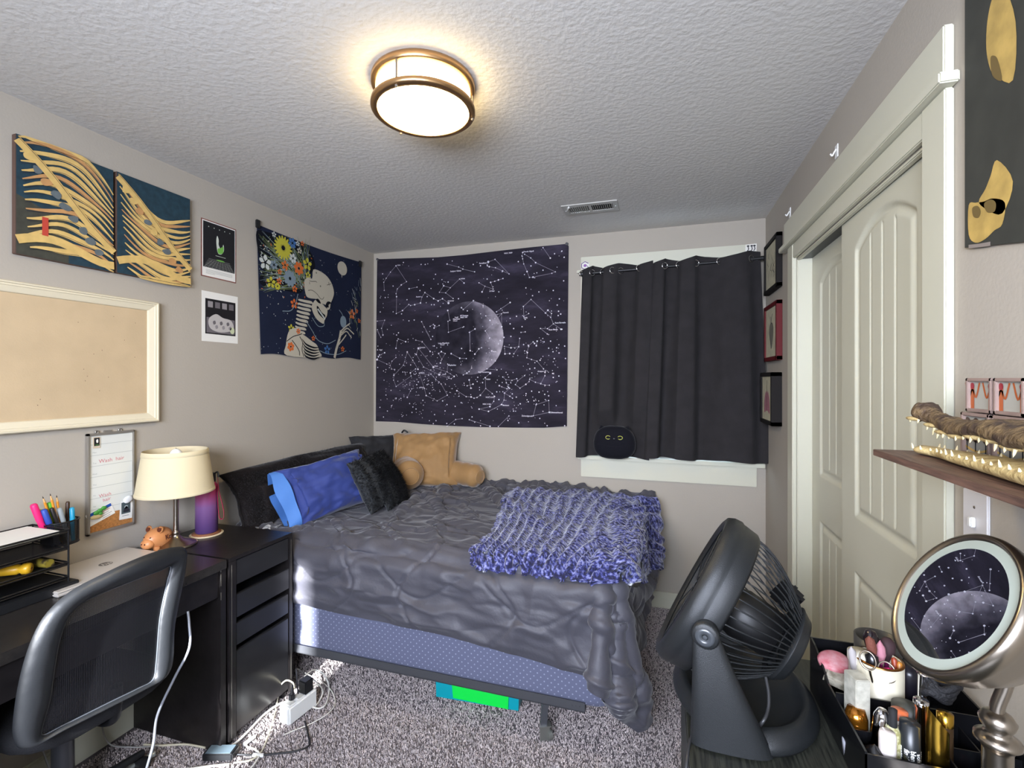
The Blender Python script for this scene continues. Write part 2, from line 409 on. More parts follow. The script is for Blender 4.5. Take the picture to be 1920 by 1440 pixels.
def door(name, y0, y1, xf, th, panels, z1=2.022):
    """moulded slab facing -X; panels = (ya, yb, za, zb, arch rise)"""
    ny, nz = 150, 300; ys = np.linspace(y0, y1, ny); zs = np.linspace(.012, z1, nz); YY, ZZ = np.meshgrid(ys, zs); D = np.zeros_like(YY)
    for (ya, yb, za, zb, rise) in panels:
        cy = (ya + yb) / 2; hw = (yb - ya) / 2
        top = zb - rise * ((YY - cy) / hw) ** 2
        d = np.minimum(np.minimum(YY - ya, yb - YY), np.minimum(ZZ - za, top - ZZ))     # depth inside the panel
        prof = np.interp(d, [-.001, 0, .008, .014, .024, .034, .04], [0, 0, .007, .009, .009, .003, .002])
        k = d > .042; g = np.zeros_like(YY)
        for q in range(1, 4):
            gy = ya + .04 + (yb - ya - .08) * q / 4; g = np.maximum(g, .006 * np.exp(-((YY - gy) / .0035) ** 2))
        D += np.where(d > 0, prof, 0) + np.where(k, g, 0)
    A = np.stack([xf + D, YY, ZZ], 2); m = MB(); m.grid(A.tolist())
    m.bx(xf + .012, xf + th, y0, y1, .012, z1); 
    m.bx(xf + .0, xf + th, y0, y0 + .0015, .012, z1); m.bx(xf, xf + th, y1 - .0015, y1, .012, z1)
    return struct(m.build(name, M_trim, fix=False))
door('door_1', 1.376, 2.006, .628, .034, [(1.475, 1.885, 1.0, 1.975, .075), (1.475, 1.885, .17, .81, 0)])
door('door_2', 1.90, 2.507, .668, .034, [(2.0, 2.40, 1.04, 1.955, .07), (2.0, 2.40, .20, .84, 0)])

# ------------------------------------------------------------------ ceiling light
c0 = Vector((-.745, 1.405, ZC))
M_brass = mat('warm_nickel', '#c09a6e', .32, 1)
t = thing('ceiling_light', c0, 'round flush ceiling lamp with double nickel rings and glowing white drum', 'ceiling light')
m = MB(); m.lathe(c0, [(0, -.001), (.165, -.001), (.168, -.006), (.168, -.022), (.163, -.026), (.150, -.026)], 56); m.build('mounting_ring', M_brass, t)
m = MB(); m.lathe(c0, [(.146, -.0965), (.10, -.099), (0, -.100)], 56)
m.build('diffuser', mat('lamp_diffuser', '#fff6e2', .5, emit='#ffe0a0', estr=27.0), t)
m = MB(); m.lathe(c0, [(.151, -.024), (.153, -.03), (.153, -.088), (.146, -.096)], 56)
m.build('glass_band', mat('lamp_band', '#fff6e2', .5, emit='#ffe0a0', estr=6.5), t)
m = MB(); m.lathe(c0, [(.150, -.083), (.168, -.083), (.169, -.088), (.169, -.096), (.164, -.1), (.15, -.102), (.147, -.099), (.150, -.09), (.150, -.083)], 56); m.build('lower_ring', M_brass, t)
for a in (4.68, .49, 2.58):
    p = c0 + Vector((math.cos(a) * .161, math.sin(a) * .161, 0))
    m = MB(); m.cyl(p + Vector((0, 0, -.02)), p + Vector((0, 0, -.09)), .0035, 8); m.ell(p + Vector((0, 0, -.104)), (.005, .005, .005)); m.build('post', mat('post_metal', '#6a6258', .5, .3), t)

# ------------------------------------------------------------------ ceiling vent
p0 = Vector((-.382, 2.71, ZC)); t = thing('ceiling_vent', p0, 'long white slotted air register on the ceiling near the window', 'vent')
m = MB(); z = ZC - .006
for b in [(-.155, .155, -.078, -.045), (-.155, .155, .045, .078), (-.155, -.125, -.045, .045), (.125, .155, -.045, .045), (-.008, .008, -.045, .045)]:
    m.bx(p0.x + b[0], p0.x + b[1], p0.y + b[2], p0.y + b[3], z, ZC - .0005)
for k in range(22):
    xx = p0.x - .12 + k * .0114
    if abs(xx - p0.x) > .012: m.box((xx, p0.y, ZC - .004), (.0018, .09, .008), 0, rotm(0, .5 if xx < p0.x else -.5, 0))
m.build('grille', mat('vent_paint', '#b9b8b2', .5), t)
m = MB(); m.bx(p0.x - .125, p0.x + .125, p0.y - .045, p0.y + .045, ZC - .0012, ZC - .0004); m.build('duct_shade_sheet', M_dark, t)  # flat black sheet behind the slats paints in the shade of the duct
for sx in (-.14, .14):
    m = MB(); m.ell((p0.x + sx, p0.y, ZC - .007), (.004, .004, .002)); m.build('screw', M_white, t)
m = MB(); m.box((p0.x - .118, p0.y - .055, ZC - .012), (.006, .03, .012), 0, rotm(0, 0, .4)); m.build('damper_lever', M_white, t)

# ------------------------------------------------------------------ left wall art
LW = lambda a, b: (XL, a, b)
def onL(u, v): p = at(u, v, 0, XL); return (p.y, p.z)
def onR(u, v): p = at(u, v, 0, XR); return (p.y, p.z)
def onB(u, v): p = at(u, v, 1, YB); return (p.x, p.z)
M_ochre = mat('print_ochre', '#cfae68', .8, var=.12, vscale=30); M_ochre2 = mat('print_tan', '#b98a56', .8, var=.12, vscale=30)
M_teal = mat('print_dark_teal', '#173440', .8, var=.25, vscale=40); M_ink = mat('print_ink', '#20202a', .8); M_olive = mat('print_olive', '#3a3a30', .8, var=.2, vscale=40)
M_bluegrey = mat('print_blue_grey', '#5d6668', .8, var=.15, vscale=40); M_red = mat('print_red', '#b8402f', .8)
def canvas(name, y0, y1, z0, z1, label, seed, lower_dark):
    r = random.Random(seed); t = thing(name, (XL, (y0 + y1) / 2, z0), label, 'wall art', 'ochre printed canvases on the left wall')
    th = .022; m = MB(); m.bx(XL, XL + th, y0, y1, z0, z1, 0, .002)
    a = Art(m, lambda p, q: (XL + th, p, q), (1, 0, 0)); W, H = y1 - y0, z1 - z0
    def cl(p): return (min(max(p[0], y0 + .001), y1 - .001), min(max(p[1], z0 + .001), z1 - .001))
    a.poly([cl(p) for p in [(y0, z0), (y1, z0), (y1, z1), (y0, z1)]], 1); a.up()
    # abstract sheaf of curved bands over a dark sea
    if lower_dark: a.poly([(y0 + .001, z0 + .001), (y0 + W * .5, z0 + .001), (y0 + W * .5, z0 + H * .36), (y0 + .001, z0 + H * .5)], 4); a.up()
    for k in range(15):
        f = k / 14; pts = []
        ya, za = y0 + W * (.02 + .10 * f), z1 - H * (.02 + .92 * f); yb, zb = y0 + W * 1.0, z1 - H * (.25 + .75 * f)
        bow = H * .20 * (1 - .6 * f) * (1 if lower_dark else -1)
        for i in range(17):
            s_ = i / 16; pts.append(cl((ya + (yb - ya) * s_, za + (zb - za) * s_ + bow * math.sin(PI * s_) + .006 * math.sin(9 * s_ + k))))
        a.line(pts, .021 - .004 * (k % 2), 3 if k % 4 == 1 else 2, taper=True); a.up()
        a.line([cl((p[0] + .002, p[1] - .007)) for p in pts], .0016, 5)
    a.up()
    for k in range(9):
        cy = y0 + W * (.1 + .09 * k); cz = z1 - H * (.16 + .085 * k)
        a.blob([cl((cy + .018 * math.cos(q) * r.uniform(.7, 1.2), cz + .014 * math.sin(q) * r.uniform(.7, 1.2))) for q in [i * PI / 3 for i in range(6)]], r.choice([6, 3, 6, 2]))
    a.up()
    a.line([cl((y0 + W * s_, z1 - H * (.05 + .75 * s_) + .01 * math.sin(6 * s_))) for s_ in [i / 12 for i in range(13)]], .026, 2); a.up()
    a.line([cl((y0 + W * s_, z1 - H * (.02 + .75 * s_) + .01 * math.sin(6 * s_))) for s_ in [i / 12 for i in range(13)]], .0016, 5)
    a.line([cl((y0 + W * s_, z0 + H * (.12 + .06 * math.sin(5 * s_)))) for s_ in [i / 12 for i in range(13)]], .03, 2); a.up()
    if lower_dark: a.poly([(y0 + W * .23, z0 + H * .20), (y0 + W * .29, z0 + H * .20), (y0 + W * .29, z0 + H * .36), (y0 + W * .23, z0 + H * .36)], 7)
    m.build('printed_canvas', [mat('canvas_edge', '#5b4438', .8), M_teal, M_ochre, M_ochre2, M_olive, M_ink, M_bluegrey, M_red], t)
canvas('canvas_print', 1.045, 1.350, 1.895, 2.308, 'ochre and teal canvas print nearest the left edge, with a small red patch', 3, True)
canvas('canvas_print', 1.362, 1.678, 1.897, 2.310, 'ochre banded canvas print hanging right of the one with the red patch', 5, False)

# dark poster with green glow (generic stand-in)
def quadL(m, th, pts, mi=0):
    m.prism([(XL + .0008, p[0], p[1]) for p in pts], (th, 0, 0), mi)
M_rust = mat('rusty_red_edge', '#7d4a41', .7, var=.3, vscale=60); M_pblack = mat('poster_black', '#141519', .55); M_green = mat('poster_green', '#6fae4a', .6); M_pgrey = mat('poster_grey', '#9a9c98', .6)
t = thing('movie_poster', (XL, 1.85, 1.965), 'small dark tin poster with a green glow, above the black and white photo print', 'poster')
m = MB(); quadL(m, .0012, [(1.750, 1.967), (1.949, 1.967), (1.949, 2.250), (1.750, 2.250)]); a = Art(m, lambda p, q: (XL + .002, p, q), (1, 0, 0))
a.poly([(1.755, 1.972), (1.944, 1.972), (1.944, 2.245), (1.755, 2.245)], 1); a.up(); a.poly([(1.760, 2.015), (1.940, 2.015), (1.940, 2.240), (1.760, 2.240)], 2); a.up()
for k in range(5): a.disc(1.790 + k * .030, 2.218, .0026, 3, 6)
a.blob([(1.832, 2.165), (1.838, 2.185), (1.846, 2.165), (1.846, 2.14), (1.862, 2.12), (1.872, 2.15), (1.876, 2.12), (1.862, 2.098), (1.842, 2.098), (1.834, 2.13)], 3); a.up()
a.blob([(1.84, 2.12), (1.856, 2.128), (1.872, 2.138), (1.872, 2.11), (1.858, 2.098), (1.842, 2.1)], 4); a.line([(1.828, 2.083), (1.885, 2.083)], .002, 3); a.disc(1.856, 2.062, .024, 4, 14, .004)
for k in range(7): a.line([(1.765 + k * .004, 2.018 + .007 * k), (1.935 - k * .004, 2.018 + .007 * k)], .0012, 5)
for k in range(9): a.line([(1.766 + k * .021, 2.017), (1.81 + k * .0115, 2.055)], .001, 5)
for k in range(4): a.line([(1.775, 2.004 - .006 * k), (1.925 - (k == 3) * .1, 2.004 - .006 * k)], .0016, 5)
m.build('tin_plate', [M_rust, M_paper, M_pblack, mat('poster_pale', '#c9d0c2', .6), M_green, M_pgrey], t)

t = thing('photo_print', (XL, 1.858, 1.648), 'white bordered black and white photo print below the dark poster', 'photo print')
m = MB(); quadL(m, .0012, [(1.754, 1.650), (1.960, 1.650), (1.960, 1.897), (1.754, 1.897)]); a = Art(m, lambda p, q: (XL + .002, p, q), (1, 0, 0))
a.poly([(1.772, 1.688), (1.945, 1.688), (1.945, 1.862), (1.772, 1.862)], 1); a.up()
a.poly([(1.778, 1.694), (1.94, 1.694), (1.94, 1.77), (1.778, 1.77)], 3); a.up(); a.blob([(1.79, 1.76), (1.83, 1.79), (1.87, 1.775), (1.92, 1.765), (1.93, 1.72), (1.86, 1.70), (1.80, 1.715)], 2); a.up()
for q in range(9): a.blob([(1.80 + .013 * q + dx, 1.74 + .012 * math.sin(q * 2.1) + dz) for dx, dz in ((0, 0), (.012, .006), (.016, -.008), (.004, -.014))], (2, 3, 4)[q % 3])
for q in range(4): a.poly([(1.785 + q * .04, 1.82), (1.813 + q * .04, 1.82), (1.813 + q * .04, 1.85), (1.785 + q * .04, 1.85)], 3 if q % 2 else 4)
a.disc(1.925, 1.715, .014, 5, 12, .018)
m.build('print', [M_paper, mat('photo_black', '#1d1b1e', .4), mat('photo_light', '#b9b4b0', .4), mat('photo_mid', '#6a6568', .4), mat('photo_grey', '#908b8c', .4), mat('photo_pale_green', '#c3c9a4', .4)], t)

# skull and flowers tapestry
def tapL(u, v):
    p = at(u, v, 0, XL + .012); return (p.y, p.z)
t = thing('tapestry', (XL, 2.57, 1.60), 'navy tapestry of a skull in profile with wild flowers, on the left wall', 'tapestry')
def dispL(y, z): return .009 + .0012 * math.sin(y * 7 + z * 2)
m = MB(); ctl = {(0, 0): tapL(490, 664), (1, 0): tapL(677, 673), (1, 1): tapL(678, 492), (0, 1): tapL(482, 420)}
rows = []
for j in range(29):
    r = []
    for i in range(41):
        u, v = i / 40, j / 28
        y = (1 - u) * ((1 - v) * ctl[0, 0][0] + v * ctl[0, 1][0]) + u * ((1 - v) * ctl[1, 0][0] + v * ctl[1, 1][0])
        zt = (1 - v) * ((1 - u) * ctl[0, 0][1] + u * ctl[1, 0][1]) + v * ((1 - u) * ctl[0, 1][1] + u * ctl[1, 1][1])
        zt += (1 - v) * .006 * math.sin(u * 17) - v * .012 * math.sin(PI * u)
        r.append((XL + dispL(y, zt), y, zt))
    rows.append(r)
m.grid(rows)
A_ = Art(m, lambda p, q: (XL + dispL(p, q), p, q), (1, 0, 0), step=.0004, base=.0020)
K = lambda *c: [tapL(360 + c[i] / 4.5, 380 + c[i + 1] / 4.5) for i in range(0, len(c), 2)]
rr = random.Random(11)
MI = dict(bone=1, black=2, yellow=3, orange=4, blue=5, white=6, green=7, steel=8, shade=9)
for k in range(130):
    q = K(rr.uniform(570, 1420), rr.uniform(420, 1270))[0]; A_.disc(q[0], q[1], rr.choice([.0015, .0022, .003]), MI['white'] if k % 3 else MI['steel'], 5)
A_.up()
A_.blob(K(545, 240, 640, 250, 760, 290, 900, 330, 990, 400, 1040, 540, 960, 640, 920, 760, 780, 740, 600, 700, 570, 640, 600, 560, 560, 420), MI['black']); A_.up()
for k in range(90):
    ax, ay = rr.uniform(900, 985), rr.uniform(560, 740); bx, by = rr.choice([(rr.uniform(555, 620), rr.uniform(230, 760)), (rr.uniform(620, 1000), rr.uniform(270, 420))])
    A_.line(K(ax, ay, (ax * .6 + bx * .4) + rr.uniform(-30, 30), (ay * .6 + by * .4) + rr.uniform(-30, 30), bx, by), .004, MI['green'] if k % 3 else MI['steel'], sm=6, taper=True)
A_.up()
for k in range(170):
    x, y = rr.uniform(570, 1010), rr.uniform(270, 800)
    if y > 330 + (x - 700) * .3 or x < 700:
        q = K(x, y)[0]; an = rr.uniform(0, PI); l = rr.uniform(.004, .010)
        A_.poly([(q[0] + l * math.cos(an), q[1] + l * math.sin(an)), (q[0] - l * .35 * math.sin(an), q[1] + l * .35 * math.cos(an)), (q[0] - l * math.cos(an), q[1] - l * math.sin(an)), (q[0] + l * .35 * math.sin(an), q[1] - l * .35 * math.cos(an))], rr.choice([6, 6, 7, 8, 1, 4]))
A_.up()
def flower(x, y, r, n, mi, ctr=2, thin=.33):
    r *= .84
    q = K(x, y)[0]
    for k in range(n):
        an = 2 * PI * k / n + .3; c, s_ = math.cos(an), math.sin(an)
        A_.poly([(q[0] + r * (.15 * c), q[1] + r * .15 * s_), (q[0] + r * (.6 * c - thin * s_), q[1] + r * (.6 * s_ + thin * c)), (q[0] + r * c * .95 - r * thin * .5 * s_, q[1] + r * s_ * .95 + r * thin * .5 * c), (q[0] + r * c, q[1] + r * s_), (q[0] + r * c * .95 + r * thin * .5 * s_, q[1] + r * s_ * .95 - r * thin * .5 * c), (q[0] + r * (.6 * c + thin * s_), q[1] + r * (.6 * s_ - thin * c))], mi)
    A_.h += .0002; A_.disc(q[0], q[1], r * .2, ctr, 8); A_.h -= .0002
flower(768, 382, .086, 18, 3, 2, .14)
for f in [(845, 342, .04, 6, 5), (617, 505, .052, 5, 6), (783, 528, .034, 5, 4), (900, 555, .05, 7, 4), (972, 520, .048, 5, 3), (690, 525, .035, 6, 8), (825, 640, .06, 9, 8), (665, 672, .04, 5, 3), (735, 662, .024, 5, 4), (738, 583, .02, 5, 4), (865, 728, .026, 5, 4),
          (978, 612, .028, 5, 3), (860, 853, .036, 5, 4), (850, 470, .036, 6, 6), (930, 345, .02, 5, 4), (890, 345, .02, 5, 6), (835, 1060, .03, 5, 3), (1350, 942, .044, 5, 4), (1390, 915, .02, 5, 4), (1140, 1240, .036, 5, 5), (1022, 1145, .02, 5, 4), (1272, 1235, .024, 5, 4), (1410, 997, .02, 5, 4), (720, 705, .026, 8, 3), (690, 268, .02, 5, 6), (905, 405, .024, 5, 1)]: flower(*f)
A_.up(); A_.up()
A_.disc(*K(1268, 555)[0], .052, 1, 20, .048); A_.line(K(1262, 590, 1265, 628), .006, 1)
# vertebrae, ribs, arm, hand
for k in range(9):
    x, y = 985 - k * 8, 820 + k * 32
    A_.blob(K(x - 85 + 4 * k, y - 8, x - 40, y, x + 20, y + 12, x + 30, y + 34, x - 20, y + 26, x - 88 + 4 * k, y + 6), 1, 3)
A_.up()
A_.blob(K(810, 1095, 850, 1060, 905, 1065, 925, 1105, 960, 1130, 1010, 1170, 1050, 1200, 1070, 1250, 1075, 1303, 800, 1290, 790, 1200), 1); A_.up()
for k in range(5): A_.line(K(925 + k * 4, 1150 + k * 30, 960, 1195 + k * 26, 1020, 1222 + k * 24, 1072, 1222 + k * 20), .012, 2, sm=5, taper=True)
A_.line(K(795, 1170, 850, 1130, 900, 1115, 925, 1105), .005, 2, sm=4); A_.line(K(840, 1160, 870, 1200, 900, 1250, 905, 1290), .005, 2, sm=4); A_.line(K(905, 1130, 930, 1180, 925, 1240, 940, 1300), .005, 2, sm=4)
A_.up(); flower(830, 1215, .034, 6, 4, 2, .4); flower(893, 1085, .022, 6, 4)
A_.line(K(1200, 1310, 1215, 1240, 1245, 1140, 1255, 1080), .022, 1); A_.line(K(1250, 1090, 1290, 1050, 1330, 1020), .010, 1, sm=3); A_.line(K(1262, 1100, 1305, 1060, 1340, 1085, 1365, 1110), .009, 1, sm=3)
A_.line(K(1255, 1120, 1300, 1085, 1330, 1120, 1345, 1140), .008, 1, sm=3); A_.line(K(1235, 1200, 1275, 1150, 1300, 1115), .009, 1, sm=3)
A_.line(K(1240, 1150, 1290, 1110), .003, 2); A_.line(K(1215, 1230, 1235, 1240), .003, 2)
for k in range(40):
    x, y = rr.uniform(1330, 1425), rr.uniform(700, 1160); x = max(x, 1425 - (y - 640) * .35)
    A_.line(K(x, y, x + rr.uniform(-30, 10), y - rr.uniform(20, 70)), .004, rr.choice([7, 7, 6, 8, 1]), taper=True)
for pts in (K(890, 770, 870, 850, 830, 910, 760, 915), K(960, 1000, 1010, 1080, 1060, 1160, 1140, 1190, 1210, 1160), K(1075, 1250, 1140, 1275, 1230, 1280, 1300, 1250), K(1010, 970, 1060, 1040, 1110, 1040, 1112, 1010), K(1240, 905, 1265, 940, 1275, 980)): A_.line(pts, .005, 8, sm=6)
A_.disc(*K(1275, 1005)[0], .034, 8, 14, .042)
A_.up()
# skull
A_.blob(K(1020, 565, 1080, 580, 1140, 625, 1180, 690, 1196, 760, 1185, 810, 1168, 850, 1160, 895, 1140, 905, 1135, 880, 1120, 860, 1090, 850, 1050, 815, 1000, 808, 962, 790, 945, 720, 945, 660, 975, 630, 1010, 640), 1, 3)
A_.blob(K(1040, 820, 1080, 840, 1120, 880, 1140, 905, 1135, 955, 1118, 985, 1110, 1015, 1098, 1020, 1050, 985, 1018, 930, 1005, 880, 1015, 850), 1, 3); A_.up()
A_.blob(K(1125, 860, 1140, 835, 1165, 838, 1168, 850, 1150, 862, 1150, 885, 1130, 880), 2, 3); A_.blob(K(1040, 818, 1062, 812, 1085, 850, 1062, 845), 2, 3)
A_.blob(K(1048, 880, 1060, 875, 1090, 925, 1120, 950, 1115, 980, 1090, 965, 1060, 930), 2, 3); A_.up()
for k in range(8): x, y = 1058 + k * 8, 892 + k * 11; A_.poly(K(x, y, x + 9, y + 6, x + 4, y + 19, x - 5, y + 12), 6)
for pts in (K(975, 740, 1010, 740, 1050, 770, 1080, 810, 1100, 815), K(985, 660, 1010, 665, 1040, 665, 1050, 675), K(1150, 670, 1155, 700), K(1135, 695, 1170, 685), K(1100, 815, 1110, 795), K(990, 690, 985, 670)): A_.line(pts, .003, 2, sm=4)
A_.disc(*K(1080, 705)[0], .006, 9, 7); A_.disc(*K(1045, 592)[0], .006, 9, 7)
m.build('printed_cloth', [mat('tapestry_navy', '#1c2236', .95, bump=.3, bscale=300, var=.12, vscale=5, spec=.15), mat('tapestry_bone', '#b9b2a0', .95, spec=.1), mat('tapestry_black', '#14161c', .95, spec=.1), mat('tapestry_yellow', '#b9b23e', .95, spec=.1), mat('tapestry_orange', '#cc6a35', .95, spec=.1), mat('tapestry_blue', '#456b9e', .95, spec=.1),
    mat('tapestry_white', '#c3c7c2', .95, spec=.1), mat('tapestry_green', '#6f7a52', .95, spec=.1), mat('tapestry_steel', '#7b8a94', .95, spec=.1), mat('tapestry_shade', '#6e6a5e', .95, spec=.1)], t, fix=False)
for (u, v) in ((483, 424), (675, 498)):
    q = tapL(u, v); m = MB(); m.box((XL + .014, q[0], q[1] + .012), (.016, .024, .045), 0, rotm(0, 0, 0), .003); m.build('corner_clip', M_black, t)
# ------------------------------------------------------------------ star chart tapestry on the back wall
t = thing('tapestry', (-1.36, YB, 1.13), 'large black star chart tapestry with constellations and a crescent moon', 'tapestry')
def dispB(x, z):
    s = max(0, min(1, (2.4 - z) / 1.25)); return .008 + .0035 * math.sin(x * 5 + z * 3) + .004 * s * math.sin(x * 8 + 1) + .003 * math.exp(-((z - 1.27 - .08 * (x + 1.4)) / .015) ** 2)
def tB(u, v): p = at(u, v, 1, YB - .010); return (p.x, p.z)
TOP = [tB(*p) for p in [(707, 486), (760, 484), (820, 482), (870, 478), (930, 471), (1000, 463), (1060, 457), (1066, 461)]]
BOT = [tB(*p) for p in [(704, 790), (740, 791), (790, 795), (840, 798), (900, 801), (960, 802), (1020, 802), (1063, 799)]]
def edge(E, u):
    f = u * (len(E) - 1); i = min(int(f), len(E) - 2); f -= i; return (E[i][0] * (1 - f) + E[i + 1][0] * f, E[i][1] * (1 - f) + E[i + 1][1] * f)
m = MB(); rows = []
for j in range(41):
    r = []; v = j / 40
    for i in range(57):
        u = i / 56; a = edge(BOT, u); b = edge(TOP, u); x, z = a[0] * (1 - v) + b[0] * v, a[1] * (1 - v) + b[1] * v
        r.append((x, YB - dispB(x, z), z))
    rows.append(r)
m.grid(rows)
A_ = Art(m, lambda p, q: (p, YB - dispB(p, q), q), (0, -1, 0), step=.0003, base=.0012)
mc = tB(690 + 715 / 3.79, 440 + 735 / 3.79); mr = 253 / 3.79 * 3.45 / FPX * 1.03
# crescent: lit limb broken into rings of craters
cres = []
for k in range(33): an = -PI * .60 + PI * 1.17 * k / 32; cres.append((mc[0] + mr * math.cos(an), mc[1] + mr * math.sin(an)))
for k in range(1, 20): an = PI * .57 - PI * 1.17 * k / 20; cres.append((mc[0] + mr * (.18 + .10 * math.cos(an)) * math.cos(an) - .0 * mr, mc[1] + mr * .90 * math.sin(an)))
def moonmat():
    m_ = mat('printed_moon', '#8c8790', .95, spec=.1); nt = m_.node_tree; N = nt.nodes; Lk = nt.links; b = N['Principled BSDF']
    tc = N.new('ShaderNodeTexCoord'); mp = N.new('ShaderNodeMapping'); Lk.new(tc.outputs['Object'], mp.inputs['Vector'])
    lc = Vector((mc[0], YB, mc[1])) - Vector((-1.36, YB, 1.13)); mp.inputs['Location'].default_value = (-lc.x, 0, -lc.z)
    # printed crescent: distance from an offset disc
    off = N.new('ShaderNodeVectorMath'); off.operation = 'ADD'; off.inputs[1].default_value = (.115, 0, -.0); Lk.new(mp.outputs[0], off.inputs[0])
    mul = N.new('ShaderNodeVectorMath'); mul.operation = 'MULTIPLY'; mul.inputs[1].default_value = (1, 0, .82); Lk.new(off.outputs[0], mul.inputs[0])
    ln = N.new('ShaderNodeVectorMath'); ln.operation = 'LENGTH'; Lk.new(mul.outputs[0], ln.inputs[0])
    n = N.new('ShaderNodeTexNoise'); n.inputs['Scale'].default_value = 9; n.inputs['Detail'].default_value = 6; Lk.new(tc.outputs['Object'], n.inputs['Vector'])
    ad = N.new('ShaderNodeMath'); ad.operation = 'MULTIPLY_ADD'; ad.inputs[1].default_value = .16; Lk.new(n.outputs['Fac'], ad.inputs[0]); Lk.new(ln.outputs['Value'], ad.inputs[2])
    r = N.new('ShaderNodeValToRGB'); Lk.new(ad.outputs[0], r.inputs['Fac']); e = r.color_ramp.elements
    e[0].position = .25; e[0].color = (*lin('#2d2a33'), 1); e[1].position = .44; e[1].color = (*lin('#b3aab4'), 1); q = e.new(.33); q.color = (*lin('#5f5a65'), 1)
    n3 = N.new('ShaderNodeTexNoise'); n3.inputs['Scale'].default_value = 14; n3.inputs['Detail'].default_value = 8; Lk.new(tc.outputs['Object'], n3.inputs['Vector'])
    r3 = N.new('ShaderNodeValToRGB'); r3.color_ramp.elements[0].position = .35; r3.color_ramp.elements[0].color = (.35, .35, .35, 1); r3.color_ramp.elements[1].position = .65; Lk.new(n3.outputs['Fac'], r3.inputs['Fac'])
    mx = N.new('ShaderNodeMixRGB'); mx.blend_type = 'MULTIPLY'; mx.inputs[0].default_value = .8; Lk.new(r.outputs[0], mx.inputs[1]); Lk.new(r3.outputs[0], mx.inputs[2])
    Lk.new(mx.outputs[0], b.inputs['Base Color']); return m_
def nebmat():
    m_ = mat('star_chart_cloth', '#2c2830', .95, spec=.12, bump=.2, bscale=250); nt = m_.node_tree; N = nt.nodes; Lk = nt.links; b = N['Principled BSDF']
    tc = N.new('ShaderNodeTexCoord'); mp = N.new('ShaderNodeMapping'); mp.inputs['Rotation'].default_value = (0, .9, 0); mp.inputs['Scale'].default_value = (1.2, 1, 4); Lk.new(tc.outputs['Object'], mp.inputs['Vector'])
    n = N.new('ShaderNodeTexNoise'); n.inputs['Scale'].default_value = 2.2; n.inputs['Detail'].default_value = 6; n.inputs['Roughness'].default_value = .6; Lk.new(mp.outputs[0], n.inputs['Vector'])
    r = N.new('ShaderNodeValToRGB'); Lk.new(n.outputs['Fac'], r.inputs['Fac']); e = r.color_ramp.elements
    e[0].position = .35; e[0].color = (*lin('#242128'), 1); e[1].position = .75; e[1].color = (*lin('#484252'), 1); q = e.new(.55); q.color = (*lin('#2e2a34'), 1)
    Lk.new(r.outputs[0], b.inputs['Base Color']); return m_
A_.poly([(mc[0] + mr * math.cos(2 * PI * k / 64), mc[1] + mr * math.sin(2 * PI * k / 64)) for k in range(64)], 1) if False else None
